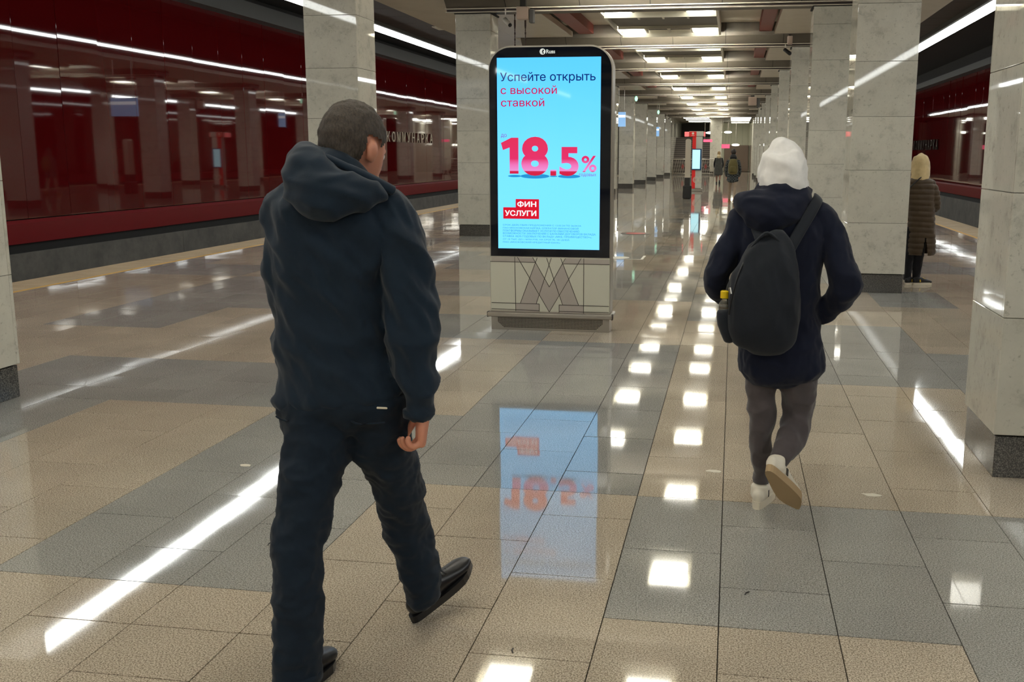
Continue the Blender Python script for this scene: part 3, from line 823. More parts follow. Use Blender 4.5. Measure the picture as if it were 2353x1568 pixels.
def camera_(x, y, z, label, s=1, body=cam_white, d=(.55,-.6,-.5)):
    r = empty('security_camera', (x, y, z), label, 'camera', None)
    d = Vector(d).normalized()
    m = MB(); m.cyl(-d*.06*s, d*.11*s, .036*s, 16); m.obj('housing', body, r, True)
    m = MB(); m.cyl(d*.108*s, d*.122*s, .028*s, 14); m.obj('lens', dark_m, r, True)
    m = MB(); m.cyl((0,0,0), (-.03,.05,.08), .012); m.cyl((-.03,.05,.08), (-.03,.05,4.262-z), .014); m.obj('bracket', cam_white, r, True)
camera_(-4.28, 19.38, 4.03, 'white security camera angled down beside the second left pillar in view', 1.3)
camera_(1.19, 26.5, 4.10, 'dark security camera hanging beside the third right pillar', 1.3, dark_m)
camera_(1.2, 55.2, 4.0, 'small white security camera far down the right row', 1.6)
camera_(-4.45, 69.45, 4.0, 'small white security camera far down the left row', 1.6)
r = empty('junction_box', (1.25, 26.28, 4.33), 'small beige junction box on the beam above the third right pillar', 'box')
m = MB(); m.cbox(-.06, .06, -.06, .055, -.1, .1, .01); m.obj('cover', spk, r)
m = MB(); m.box(-.03, .03, .03, .05, .1, .14); m.obj('bracket', dark_m, r)
for x, y, l, ln in ((-4.53, 21.3, 'left', 1.63), (-4.31, 21.3, 'right', 1.63)):
    r = empty('hanging_chain', (x, y, 4.42), 'dark suspension chain hanging beside the kiosk top, the %s of two' % l, 'chain')
    m = MB()
    for j in range(int(ln/.06)):
        z = -.03-j*.06
        m.cyl((0,0,z+.025), (0,0,z-.025), .011 if j % 2 else .016, 8)
    m.cyl((0,0,0), (0,0,-ln), .007, 8)
    m.obj('links', mat('chain_iron', srgb(70,52,44), .5, .5) if 'chain_iron' not in MATS else MATS['chain_iron'], r)
    m = MB(); m.cyl((0,0,-.12), (0,0,-.26), .02, 10); m.obj('turnbuckle', MATS['chain_iron'], r)
# platform way sign held by the chains (behind the kiosk)
r = empty('platform_sign', (-4.42, 21.3, 2.55), 'platform sign board hung on two chains behind the kiosk', 'sign')
m = MB(); m.cbox(-.3, .3, -.04, .04, -.22, .22, .01); m.obj('board', duct_grey, r)
m = MB(); m.box(-.26, .26, -.046, -.04, -.18, .18); m.obj('face', white_paint, r)
glow_green = mat('green_glow', srgb(200,240,220), .3, emit=srgb(170,240,200), estr=1.2)
for x, y, z, l in ((-4.53, 48.08, 4.10, 'nearer'), (-4.53, 62.33, 4.05, 'farther')):
    r = empty('signal_lamp', (x, y, z), 'small greenish signal lamp on the left pillars, the %s of two' % l, 'lamp')
    m = MB(); m.ball((0,0,0), .07, .05, .12, 14, 8); m.obj('globe', glow_green, r, True)
    m = MB(); m.cyl((0,0,.1), (0,0,4.265-z), .015); m.obj('bracket', dark_m, r)
sign_blue = mat('sign_blue', srgb(110,150,190), .3, emit=srgb(130,170,212), estr=.8); sign_white = mat('sign_white', srgb(235,240,245), .3, emit=srgb(230,238,245), estr=1.0)
for x, y, z, hw, hh, l in ((-4.86, 45, 3.07, .17, .31, 'blue and white lit sign hanging between the far left pillars, the nearer one'), (-4.38, 60, 2.86, .08, .26, 'narrow blue lit sign hanging between the far left pillars, the farther one'),
                           (-6.05, 15.6, 3.0, .42, .28, 'blue lit train sign hanging over the left platform'), (-6.6, 29.8, 3.0, .45, .28, 'blue lit train sign hanging farther along the left platform')):
    r = empty('platform_sign', (x, y, z), l, 'sign', None)
    m = MB(); m.cbox(-hw, hw, -.05, .05, -hh, hh, .008); m.obj('light_box', sign_blue, r)
    m = MB(); m.box(-hw+.01, hw-.01, -.056, -.05, hh*.25, hh*.6); m.obj('white_band', sign_white, r)
    m = MB(); m.box(-hw+.01, hw-.01, .05, .056, hh*.25, hh*.6); m.obj('white_band', sign_white, r)
    for s in (-1, 1):
        m = MB(); m.cyl((s*hw*.7,0,hh), (s*hw*.7,0,4.425-z), .008, 8); m.obj('hanger', steel, r)
# small white tag on the dark recess panel, left platform
r = empty('notice_tag', (-6.95, 24.2, 4.55), 'small white tag fixed to the dark ceiling strip above the left platform', 'tag')
m = MB(); m.cbox(-.12, .12, -.3, .3, -.05, -.03, .004); m.obj('plate', white_paint, r)
m = MB(); m.cyl((0,0,-.03), (0,0,.009), .01); m.obj('fixing', steel, r)

# ---------------- floor stickers and litter
sticker_red = mat('sticker_red', srgb(190,60,54), .35); sticker_dark = mat('sticker_dark', srgb(78,70,62), .3); paper = mat('paper', srgb(212,204,186), .8)
r = empty('floor_sticker', (-1.93, 20.8, .001), 'red round floor sticker with dark rim behind the kiosk', 'sticker')
m = MB(); m.cyl((0,0,0), (0,0,.003), .30, 28); m.obj('rim', sticker_dark, r)
m = MB(); m.cyl((0,0,.003), (0,0,.004), .20, 28); m.obj('disc', sticker_red, r)
r = empty('floor_sticker', (-1.58, 15.9, .001), 'grey square floor sticker with white edges just behind the kiosk', 'sticker')
m = MB(); m.box(-.25, .25, -.3, .3, 0, .002); m.obj('sheet', grey, r)
m = MB(); m.box(-.25, .25, -.3, -.26, .002, .003); m.box(.21, .25, -.26, .3, .002, .003); m.obj('white_edge', white_paint, r)
m = MB(); m.cyl((-.14,-.05,.002), (-.14,-.05,.003), .16, 24); m.obj('white_disc', white_paint, r)
for x, y, l, s in ((.70, 4.83, 'right of the walking person in white sneakers', .7), (-.05, 5.07, 'left of the walking person in white sneakers', .6), (-2.45, 4.75, 'on beige tiles left of the man in dark jacket', .5)):
    q = MB(); random.seed(int(x*100)); pts = []
    for i in range(9):
        a = 2*PI*i/9; rr = (.025+.02*random.random())*s; pts.append((1.7*rr*math.cos(a), rr*math.sin(a)))
    q.prism_z(pts, 0, .0015)
    o = q.obj('paper_scrap', paper, loc=(x, y, .0005)); tag(o, 'torn pale scrap on the floor '+l, 'litter')
r_ = random.Random(3)
for x, y, l in ((-1.62, 4.9, 'beside the hand of the man in the dark jacket'), (-1.85, 3.75, 'beside the bright light streak near the front'), (.1, 3.6, 'in front of the walking person in white sneakers'), (-.66, 3.02, 'on the front tiles below the kiosk reflection')):
    q = MB(); q.tube([(-.016,0,.002,.002,.002),(0,.003,.003,.0025,.0025),(.016,-.002,.002,.002,.002)], 6, 2, (0,1,0))
    o = q.obj('dirt_crumb', dark_m, loc=(x, y, .001)); tag(o, 'tiny dark crumb on the floor '+l, 'litter'); o.rotation_euler.z = r_.random()*3
#PART3
# ================================================================== PEOPLE
def fabric(name, c, rough=.85, weave=700, var=.12, sheen=.25):
    m = mat(name, c, rough, spec=.25); m.node_tree.nodes['Principled BSDF'].inputs['Sheen Weight'].default_value = sheen
    g = N(m); v = g.pos(obj=True)
    a = g.ramp(g.noise(v, 9, 4, .6), ((.3, tuple(x*(1-var) for x in c[:3])+(1,)), (.7, tuple(min(1, x*(1+var)) for x in c[:3])+(1,))))
    g.l(a, g.p.inputs['Base Color']); g.bump(g.noise(v, weave, 2), .25, .002)
    return m
skin_m = mat('skin', srgb(206,142,116), .5, Subsurface_Weight=.1); 
hair_m = mat('hair_grey_brown', srgb(78,68,58), .7); g = N(hair_m)
g.l(g.ramp(g.noise(g.pos((60,60,18), True), 3.5, 4, .7), ((.3, srgb(36,30,25)), (.72, srgb(84,74,64)))), g.p.inputs['Base Color']); g.bump(g.noise(g.pos((60,60,18), True), 5, 3), .5, .004)
jacket_m = fabric('jacket_navy', srgb(17,35,51), .75, 700, .18, .14); jeans_m = fabric('jeans_dark', srgb(15,30,44), .8, 900, .2, .08); leather = mat('black_leather', srgb(22,22,24), .35)
coat_m = fabric('coat_navy', srgb(17,23,42), .85, 700, .12, .1); pants_m = fabric('pants_taupe', srgb(82,75,76), .85); fleece = fabric('white_fleece', srgb(240,238,234), .9)
pack_m = fabric('backpack_black', srgb(26,31,39), .7, 700, .15, .1); sneaker = mat('sneaker_white', srgb(226,218,200), .6); gum = mat('gum_sole', srgb(176,150,112), .7); sole_w = mat('sole_white', srgb(224,214,192), .6)
eye_w = mat('eye_white', srgb(235,232,226), .2); iris = mat('iris', srgb(60,44,32), .2)
def xf(mb, M): mb.v = [tuple(M @ Vector(p)) for p in mb.v]; return mb
def merge(a, b): a.add(b.v, b.f); return a
def head_mb(face=True):
    m = MB()
    m.ball((0,-.006,.022), .076, .096, .103, 20, 14)
    m.tube([(0,.028,.03,.066,.066),(0,.032,-.03,.062,.066),(0,.038,-.07,.048,.056),(0,.044,-.1,.03,.036)], 18, 3)
    m.ball((0,.102,-.03), .013, .018, .012); m.tube([(0,.09,.01,.009,.01),(0,.104,-.025,.012,.014)], 10, 2)
    m.ball((0,.08,.014), .048, .02, .011); m.ball((0,.092,-.06), .022, .012, .007); m.ball((0,.088,-.07), .019, .012, .006); m.ball((0,.072,-.098), .022, .022, .018)
    for s in (-1, 1):
        m.tube([(s*.074,.004,.016,.006,.012),(s*.083,-.006,.005,.008,.021),(s*.084,-.008,-.015,.008,.021),(s*.077,.0,-.036,.006,.011)], 12, 3)
    return m
def HM(c, yaw=0, pitch=0, roll=0, s=1.0):
    return Matrix.Translation(c) @ Matrix.Rotation(yaw, 4, 'Z') @ Matrix.Rotation(roll, 4, 'Y') @ Matrix.Rotation(-pitch, 4, 'X') @ Matrix.Scale(s, 4)
def eyes(parent, M, org):
    for s in (-1, 1):
        q = MB(); q.ball((s*.030,.079,-.002), .0125, .0125, .0125, 12, 8); xf(q, M); e = q.obj('eye', eye_w, parent, True, org)
        q = MB(); q.ball((s*.030,.0875,-.002), .006, .005, .006, 10, 6); xf(q, M); q.obj('iris', iris, e, True, org)
def hand_mb(w, d, n, t, s=1.0, curl=(40, 70, 45), right=True):
    """w wrist, d finger direction, n palm normal, t thumb side"""
    w, d, n, t = Vector(w), Vector(d).normalized(), Vector(n).normalized(), Vector(t).normalized()
    m = MB()
    def ring(p, a, b): return (p.x, p.y, p.z, a*s, b*s)
    m.tube([ring(w-d*.03*s, .026, .020), ring(w+d*.015*s, .029, .019), ring(w+d*.055*s, .040, .016), ring(w+d*.088*s, .041, .014)], 16, 3, t)
    for k, (off, ln) in enumerate(((.030, .072), (.010, .080), (-.010, .075), (-.029, .060))):
        p = w+d*(.085-.004*abs(k-1))*s+t*off*s; dd = d.copy(); pts = [ring(p-d*.02*s, .0095, .010), ring(p, .0095, .0098)]
        ax = d.cross(n)
        for c, fr, r in zip(curl, (.44, .32, .24), (.0088, .0082, .0068)):
            dd = (Matrix.Rotation(math.radians(c+k*4), 3, ax) @ dd).normalized()
            p = p+dd*ln*fr*s; pts.append(ring(p, r, r))
        m.tube(pts, 10, 3, t)
    p = w+d*.02*s+t*.024*s; q = p+(d*.5+t*.75+n*.35).normalized()*.04*s; r = q+(d*.9+t*.2+n*.4).normalized()*.032*s; u = r+(d*.95-t*.05+n*.35).normalized()*.026*s
    m.tube([ring(p, .014, .013), ring(q, .0115, .011), ring(r, .0095, .009), ring(u, .0075, .007)], 10, 3, d)
    return m
def join_meshes(a, b):
    bm = bmesh.new(); bm.from_mesh(a.data); bm.from_mesh(b.data); bm.to_mesh(a.data); bm.free()
    a.data.polygons.foreach_set('use_smooth', [True]*len(a.data.polygons))
    me = b.data; bpy.data.objects.remove(b); bpy.data.meshes.remove(me)
def shoe(parent, org, M, upper, sole, L=.28, sole_h=.026, collar=.1, accents=None, name='shoe', lab=None):
    k = L/.28
    m = MB()
    m.tube([(.012*k,0,.052,.024,.034),(.05*k,0,.056,.034,.044),(.10*k,0,.056,.036,.045),(.15*k,0,.049,.038,.036),(.20*k,0,.041,.043,.029),(.245*k,0,.036,.041,.023),(.272*k,0,.033,.026,.015)], 18, 3, (0,1,0))
    m.tube([(.058*k,0,.05,.032,.042),(.05*k,0,collar,.032,.04)], 16, 2)
    xf(m, M); o = skin(name, m, upper, parent, org, .006, 4)
    if lab: o['label'] = lab
    pts = []
    for i in range(28):
        a = 2*PI*i/28; x = .14-.146*math.cos(a); wd = .030+.017*max(0, min(1, (x-.06)/.14)); wd *= 1 if x < .2 else max(.25, 1-((x-.2)/.095)**2*.8)
        pts.append((x*k, wd*1.16*math.copysign(abs(math.sin(a))**.75, math.sin(a))))
    m = MB(); m.prism_z(pts[::-1] if False else pts, 0, sole_h)
    if sum(pts[i-1][0]*pts[i][1]-pts[i][0]*pts[i-1][1] for i in range(28)) < 0: m = MB(); m.prism_z(pts[::-1], 0, sole_h)
    xf(m, M); m.obj('sole', sole, o, False, org)
    m = MB()
    for i in range(4): m.tube([(.15*k+i*.016*k,-.022,.082-i*.008,.004,.003),(.152*k+i*.016*k,0,.09-i*.008,.004,.003),(.15*k+i*.016*k,.022,.082-i*.008,.004,.003)], 6, 2, (1,0,0))
    xf(m, M); tag(m.obj('laces', upper if accents is None else accents, o, True, org), kind='stuff')
    if accents is not None:
        for s in (-1, 1):
            m = MB(); m.prism_x([(-.008,.0),(.008,.0),(.012,.03),(-.004,.03)], -.0015, .0015)
            q = Matrix.Translation((.09*k, s*.0375, .04)) @ Matrix.Rotation(PI/2, 4, 'Z')
            xf(m, M @ q); m.obj('side_mark', accents, o, False, org)
    return o
def SM(heel, yaw, pitch=0, roll=0):
    """shoe matrix: heel point, yaw of the toe from +x, pitch up"""
    return Matrix.Translation(heel) @ Matrix.Rotation(yaw, 4, 'Z') @ Matrix.Rotation(-pitch, 4, 'Y') @ Matrix.Rotation(roll, 4, 'X')

# ---------------- man in the dark hooded jacket, nearest the camera
O = (-1.15, 2.85, 0)
P1 = empty('person', O, 'man in dark navy hooded jacket and jeans walking away, nearest the camera', 'person')
yaw = math.radians(-24)
hM = HM((-1.116, 2.935, 1.612), yaw, math.radians(14), 0, 1.06)
b = xf(head_mb(), hM)
b.tube([(-1.145,2.87,1.44,.07,.065),(-1.138,2.885,1.50,.062,.062),(-1.128,2.905,1.565,.06,.064)], 18, 3)
b.tube([(-1.165,2.895,.86,.11,.07),(-1.185,2.9,1.0,.13,.085),(-1.185,2.9,1.2,.14,.095),(-1.17,2.9,1.36,.16,.1),(-1.16,2.89,1.44,.12,.08)], 20, 3)
b.tube([(-1.0,2.9,1.42,.05,.05),(-.945,2.89,1.25,.045,.045),(-.93,2.87,1.10,.042,.042),(-.912,2.85,.95,.036,.036),(-.908,2.84,.83,.027,.024)], 14, 3)
b.tube([(-1.31,2.9,1.42,.045,.045),(-1.335,2.88,1.25,.032,.035),(-1.322,2.90,1.13,.032,.034),(-1.30,3.0,1.085,.03,.03),(-1.265,3.12,1.09,.026,.024)], 14, 3)
b.tube([(-1.25,2.88,.82,.09,.085),(-1.23,2.79,.6,.065,.07),(-1.245,2.72,.45,.052,.055),(-1.235,2.66,.27,.045,.05),(-1.235,2.65,.08,.035,.04)], 14, 3)
b.tube([(-1.08,2.92,.82,.09,.085),(-1.04,2.98,.6,.065,.07),(-1.03,3.06,.42,.052,.055),(-1.0,3.12,.25,.045,.05),(-.99,3.15,.1,.035,.04)], 14, 3)
body = skin('body', b, skin_m, P1, O, .006, 4)
for args in (((-.890,2.842,.845), (-.12,.06,-1), (-.92,-.38,0), (-.38,.92,0)), ):
    hb = skin('hand', hand_mb(*args, s=1.14, curl=(38, 66, 36)), skin_m, None, O, .0034, 3); join_meshes(body, hb)
hb = skin('hand', hand_mb((-1.265,3.12,1.09), (.5,1,.1), (.6,-.3,-.6), (.3,0,.9), s=1.0), skin_m, None, O, .0034, 3); join_meshes(body, hb)
eyes(body, hM, O)
hi = hM.inverted()
q = MB(); q.ball((0,-.009,.026), .0845, .106, .1085, 24, 16); q.tube([(0,-.052,.0,.066,.05),(0,-.055,-.045,.06,.042),(0,-.056,-.075,.05,.034)], 18, 3); xf(q, hM)
def hair_cut(p):
    l = hi @ p; zm = -.072 if l.y < -.055 else -.072+(l.y+.055)*.95
    if l.y > .07: zm = .055+(l.y-.07)*1.2
    if abs(l.x) > .062 and -.03 < l.y < .02 and l.z < .03: return True
    return l.z < zm
skin('hair', q, hair_m, P1, O, .006, 5, folds(.004, 55, 55, 40, 3, False), hair_cut)
jf = folds(.021, 6.0, 7, 8.5, 2); jf2 = folds(.008, 17, 19, 13, 9)
def jw(p):
    d = p.z+.55*p.x
    r = Vector((p.x+.25*p.z, p.y, p.z+.75*p.x)); return jf(r)+jf2(r)
q = MB()
q.tube([(-1.165,2.9,.868,.206,.145),(-1.17,2.9,.91,.200,.142),(-1.186,2.9,.98,.184,.135),(-1.186,2.9,1.08,.172,.13),(-1.186,2.9,1.23,.17,.132),(-1.178,2.895,1.34,.188,.14),(-1.17,2.89,1.42,.19,.13),(-1.165,2.885,1.475,.15,.11),(-1.155,2.88,1.52,.095,.095)], 30, 3, power=2.3)
q.tube([(-1.05,2.89,1.47,.06,.07),(-.985,2.895,1.425,.068,.075),(-.955,2.89,1.36,.063,.072),(-.942,2.885,1.25,.074,.074),(-.928,2.87,1.10,.077,.074),(-.914,2.85,.97,.064,.066),(-.902,2.845,.905,.053,.055),(-.905,2.84,.865,.040,.042),(-.906,2.84,.835,.042,.044)], 20, 3)
q.tube([(-1.26,2.89,1.47,.06,.07),(-1.32,2.89,1.43,.06,.072),(-1.333,2.885,1.36,.047,.068),(-1.335,2.88,1.24,.042,.062),(-1.33,2.895,1.13,.043,.056),(-1.315,2.97,1.09,.046,.046),(-1.285,3.07,1.085,.042,.042)], 20, 3)
jk = skin('jacket', q, jacket_m, P1, O, .008, 6, jw)
q = MB()
q.tube([(-1.215,2.84,1.590,.042,.04),(-1.208,2.79,1.562,.072,.058),(-1.180,2.76,1.524,.086,.064),(-1.13,2.745,1.497,.090,.066),(-1.082,2.757,1.487,.070,.058),(-1.035,2.79,1.485,.046,.046),(-1.0,2.83,1.482,.026,.03)], 22, 3, (0,.5,1))
q.tube([(-1.16,2.86,1.47,.12,.11),(-1.15,2.868,1.535,.098,.098),(-1.145,2.872,1.56,.092,.092)], 22, 3)
hw = folds(.014, 9, 9, 17, 5)
skin('hood', q, jacket_m, jk, O, .008, 5, hw, lambda p: (Vector((p.x+1.138, p.y-2.90, 0)).length < .068 and p.z > 1.5))
q = MB(); q.tube([(-1.228,2.83,1.618,.012,.016),(-1.18,2.80,1.600,.012,.016),(-1.11,2.79,1.573,.012,.016),(-1.04,2.80,1.540,.012,.016),(-.968,2.85,1.494,.012,.016)], 8, 4); q.obj('hood_seam', jacket_m, jk, True, O)
q = MB(); q.cbox(-1.010, -.977, 2.770, 2.776, .862, .868, .002); tag(q.obj('hem_tag', sole_w, jk, False, O), 'small pale tag at the hem')
q = MB(); q.tube([(-.906,2.84,.85,.045,.047),(-.905,2.84,.828,.045,.047)], 20, 2, rnd=False); q.obj('cuff', jacket_m, jk, True, O)
q = MB()
q.tube([(-1.165,2.895,.95,.13,.085),(-1.165,2.895,.90,.17,.11),(-1.162,2.895,.855,.200,.13),(-1.16,2.89,.825,.206,.132),(-1.16,2.89,.80,.17,.11)], 28, 3, power=2.3)
q.tube([(-1.262,2.885,.85,.10,.115),(-1.222,2.855,.76,.112,.115),(-1.23,2.79,.644,.089,.096),(-1.24,2.745,.506,.079,.086),(-1.252,2.72,.464,.076,.082),(-1.245,2.69,.366,.072,.08),(-1.232,2.665,.273,.070,.078),(-1.236,2.655,.162,.068,.078),(-1.24,2.655,.05,.068,.08)], 22, 3)
q.tube([(-1.058,2.905,.85,.10,.115),(-1.062,2.93,.745,.106,.112),(-1.045,2.97,.652,.090,.1),(-1.03,3.0,.581,.076,.092),(-1.036,3.08,.40,.076,.086),(-1.004,3.11,.24,.068,.078),(-.992,3.135,.115,.062,.076)], 22, 3)
jn = skin('jeans', q, jeans_m, P1, O, .008, 5, lambda p: folds(.012, 9, 9, 9, 12)(p)+folds(.006, 20, 20, 26, 4)(p))
for x, z in ((-1.27, .825), (-1.04, .825)):
    q = MB(); q.tube([(x-.055,2.772,z,.003,.003),(x-.02,2.764,z-.010,.003,.003),(x+.055,2.766,z-.002,.003,.003)], 6, 3); q.obj('pocket_seam', jeans_m, jn, True, O)
q = MB(); q.tube([(-1.24,2.655,.075,.071,.083),(-1.24,2.655,.045,.072,.084)], 24, 1, rnd=False); q.obj('turn_up', jeans_m, jn, True, O)
shoe(P1, O, SM((-1.262,2.575,0), math.radians(82)), leather, leather, .30, .028, .1)
shoe(P1, O, SM((-1.04,3.16,.004), math.radians(58), math.radians(24), 0), leather, leather, .30, .028, .1)

# ---------------- person in white hood with black backpack
O = (.2, 4.5, 0)
P2 = empty('person', O, 'person in white hood and navy coat with white sneakers walking away past the kiosk', 'person')
hM = HM((.207, 4.525, 1.525), math.radians(-3), math.radians(6), 0, .88)
b = xf(head_mb(), hM)
b.tube([(.21,4.49,1.36,.065,.06),(.208,4.50,1.48,.055,.056)], 16, 3)
b.tube([(.23,4.48,.66,.14,.09),(.21,4.48,.85,.13,.085),(.205,4.48,1.1,.135,.09),(.205,4.48,1.3,.14,.085),(.207,4.485,1.37,.09,.07)], 18, 3)
b.tube([(.07,4.48,1.31,.04,.04),(-.03,4.43,1.14,.036,.036),(-.05,4.43,1.06,.036,.036),(.0,4.55,.98,.03,.03),(.06,4.62,.93,.026,.024)], 12, 3)
b.tube([(.35,4.48,1.31,.04,.04),(.455,4.43,1.14,.036,.036),(.485,4.41,1.06,.036,.036),(.44,4.49,.97,.03,.03),(.39,4.56,.90,.026,.024)], 12, 3)
b.tube([(.16,4.5,.7,.07,.07),(.162,4.50,.46,.045,.048),(.163,4.55,.25,.032,.034),(.172,4.60,.1,.022,.024)], 12, 3)
b.tube([(.3,4.48,.7,.07,.07),(.318,4.53,.49,.05,.05),(.29,4.45,.38,.036,.036),(.236,4.355,.30,.022,.024),(.222,4.335,.275,.02,.02)], 12, 3)
body = skin('body', b, skin_m, P2, O, .007, 4)
for args in (((.06,4.62,.93), (.6,.5,-.6), (.7,-.6,.1), (.3,.6,.7)), ((.392,4.555,.905), (-.5,.5,-.7), (-.7,-.6,.1), (-.3,.6,.7))):
    hb = skin('hand', hand_mb(*args, s=.92, curl=(20, 30, 20)), skin_m, None, O, .0034, 3); join_meshes(body, hb)
eyes(body, hM, O)
q = MB(); q.tube([(.212,4.50,1.40,.112,.114),(.211,4.50,1.435,.112,.119),(.211,4.50,1.455,.107,.118),(.209,4.50,1.49,.103,.122),(.205,4.505,1.545,.099,.122),(.203,4.505,1.595,.085,.108),(.199,4.50,1.63,.056,.08),(.195,4.49,1.648,.024,.035)], 26, 4, power=2.2)
hd = skin('hood', q, fleece, P2, O, .008, 4, folds(.011, 12, 12, 14, 4), lambda p: p.y > 4.578 and p.z < 1.605 and abs(p.x-.207) < .066 and p.z > 1.45)
hd['label'] = 'white fleece hood pulled over the head'
cw = folds(.014, 8, 8, 8, 6); cw2 = folds(.005, 24, 24, 14, 1)
q = MB()
q.tube([(.232,4.48,.665,.186,.135),(.230,4.48,.70,.186,.138),(.222,4.48,.765,.18,.13),(.204,4.48,.957,.177,.125),(.205,4.48,1.147,.18,.125),(.205,4.48,1.26,.19,.122),(.205,4.485,1.34,.172,.11),(.208,4.49,1.40,.10,.095),(.21,4.495,1.44,.085,.09)], 28, 3, power=2.3)
q.tube([(.10,4.485,1.36,.055,.06),(.045,4.48,1.325,.058,.064),(.01,4.465,1.23,.056,.062),(-.035,4.44,1.14,.058,.062),(-.056,4.43,1.065,.058,.06),(-.03,4.49,1.005,.052,.052),(.02,4.57,.955,.046,.046),(.055,4.61,.935,.04,.04)], 20, 3)
q.tube([(.31,4.485,1.365,.055,.06),(.375,4.48,1.335,.056,.064),(.428,4.465,1.25,.052,.062),(.462,4.44,1.15,.062,.064),(.490,4.42,1.06,.068,.064),(.468,4.45,1.005,.058,.056),(.425,4.50,.945,.048,.048),(.392,4.55,.905,.042,.042)], 20, 3)
ct = skin('coat', q, coat_m, P2, O, .008, 5, lambda p: cw(p)+cw2(p))
q = MB()
q.tube([(.035,4.46,1.40,.04,.05),(.075,4.425,1.385,.07,.066),(.13,4.395,1.365,.088,.074),(.19,4.39,1.362,.088,.074),(.245,4.41,1.385,.068,.066),(.29,4.45,1.42,.042,.05),(.312,4.49,1.445,.022,.035)], 22, 3, (0,.4,1))
q.tube([(.21,4.49,1.38,.13,.12),(.208,4.492,1.425,.120,.124),(.208,4.495,1.445,.118,.126)], 24, 2)
skin('coat_hood', q, coat_m, ct, O, .008, 5, folds(.012, 10, 10, 16, 7))
q = MB()
q.tube([(.165,4.5,.68,.085,.09),(.15,4.5,.59,.068,.078),(.161,4.50,.462,.060,.068),(.16,4.515,.362,.050,.06),(.164,4.55,.241,.045,.054),(.172,4.585,.17,.036,.045),(.172,4.595,.12,.033,.04)], 20, 3)
q.tube([(.305,4.48,.68,.09,.09),(.308,4.49,.616,.083,.082),(.322,4.53,.49,.070,.076),(.308,4.50,.41,.066,.07),(.278,4.43,.345,.058,.06),(.246,4.37,.312,.045,.046),(.232,4.345,.298,.040,.042)], 20, 3)
pn = skin('trousers', q, pants_m, P2, O, .007, 4, folds(.012, 11, 11, 10, 3))
for c, r in (((.172,4.592,.135), .038), ):
    q = MB(); q.tube([(c[0],c[1],c[2]+.02,r,r*1.2),(c[0],c[1],c[2]-.02,r,r*1.2)], 18, 1, rnd=False); q.obj('ankle_cuff', pants_m, pn, True, O)
dk = mat('sneaker_mark', srgb(58,56,50), .5)
shoe(P2, O, SM((.155,4.53,0), math.radians(78)), sneaker, sole_w, .27, .036, .1, dk)
# rear foot pushing off: toe on the floor, heel up, sole to the camera
hx, tx_ = Vector((.186, 4.235, .275)), Vector((.338, 4.44, .038))
fx = (tx_-hx).normalized(); sd = fx.cross(Vector((-.15,-.75,-.65))).normalized(); upv = fx.cross(-sd).normalized()
if upv.z < 0: upv = -upv
sd = upv.cross(fx)
M4 = Matrix(((fx.x,sd.x,upv.x,hx.x),(fx.y,sd.y,upv.y,hx.y),(fx.z,sd.z,upv.z,hx.z),(0,0,0,1)))
rs = shoe(P2, O, M4, sneaker, gum, .33, .034, .1, dk)
# backpack
O = (.15, 4.28, .78)
BP = empty('backpack', O, 'black backpack worn by the person in the white hood', 'backpack')
q = MB(); q.tube([(.162,4.30,.81,.095,.07),(.160,4.29,.838,.130,.088),(.146,4.28,.90,.152,.10),(.140,4.28,.995,.150,.10),(.148,4.285,1.09,.132,.092),(.156,4.29,1.169,.108,.08),(.166,4.30,1.225,.086,.06),(.160,4.315,1.26,.058,.045)], 28, 4, power=2.4)
bg = skin('bag', q, pack_m, BP, O, .008, 4, lambda p: (folds(.020, 9, 9, 2.6, 8)(p)+folds(.008, 18, 18, 6, 5)(p))*min(1, max(.1, (p.z-.83)/.12)))
q = MB(); q.tube([(.085,4.262,1.225,.016,.006),(.115,4.25,1.265,.016,.006),(.145,4.248,1.285,.016,.006),(.185,4.25,1.258,.016,.006),(.225,4.265,1.215,.016,.006)], 8, 3, (0,1,0)); q.obj('grab_handle', pack_m, BP, True, O)
q = MB(); q.tube([(.225,4.285,1.19,.024,.006),(.27,4.335,1.27,.024,.006),(.325,4.385,1.365,.024,.006),(.352,4.43,1.412,.024,.006),(.36,4.50,1.42,.024,.006),(.36,4.56,1.38,.024,.006)], 10, 4, (1,0,-.9)); q.obj('shoulder_strap', pack_m, BP, True, O)
q = MB(); q.tube([(.12,4.32,1.25,.022,.006),(.10,4.385,1.30,.022,.006),(.085,4.45,1.36,.022,.006),(.07,4.54,1.37,.022,.006)], 10, 4, (1,0,.3)); q.obj('shoulder_strap', pack_m, BP, True, O)
q = MB(); q.tube([(.075,4.255,1.205,.004,.004),(.035,4.22,1.12,.004,.004),(.012,4.205,1.03,.004,.004),(.0,4.205,.95,.004,.004)], 6, 4); q.obj('zip', leather, BP, True, O)
q = MB(); q.tube([(.012,4.29,.835,.032,.042),(-.012,4.29,.90,.035,.044),(-.016,4.29,.945,.035,.044)], 16, 2); q.obj('side_pocket', pack_m, BP, True, O)
q = MB(); q.cyl((.0,4.213,1.06), (.006,4.208,1.035), .006, 8); q.obj('zip_pull', steel, BP, False, O)
bottle_m = mat('bottle_plastic', srgb(200,196,180), .08, spec=.5, Transmission_Weight=.75, IOR=1.4)
O = (-.018, 4.29, .952)
BT = empty('bottle', O, 'small clear bottle with yellow cap in the backpack side pocket', 'bottle')
q = MB()
for (r, z), (r2, z2) in zip(((.025,.0),(.026,.012),(.025,.03),(.012,.05)), ((.026,.012),(.025,.03),(.012,.05),(.012,.058))): q.cyl((0,0,z), (0,0,z2), r, 16, r2)
q.obj('bottle_body', bottle_m, BT, True)
q = MB(); q.cyl((0,0,.0005), (0,0,.018), .0215, 16); tag(q.obj('drink', mat('drink_brown', srgb(110,78,48), .2), BT), 'brown drink')
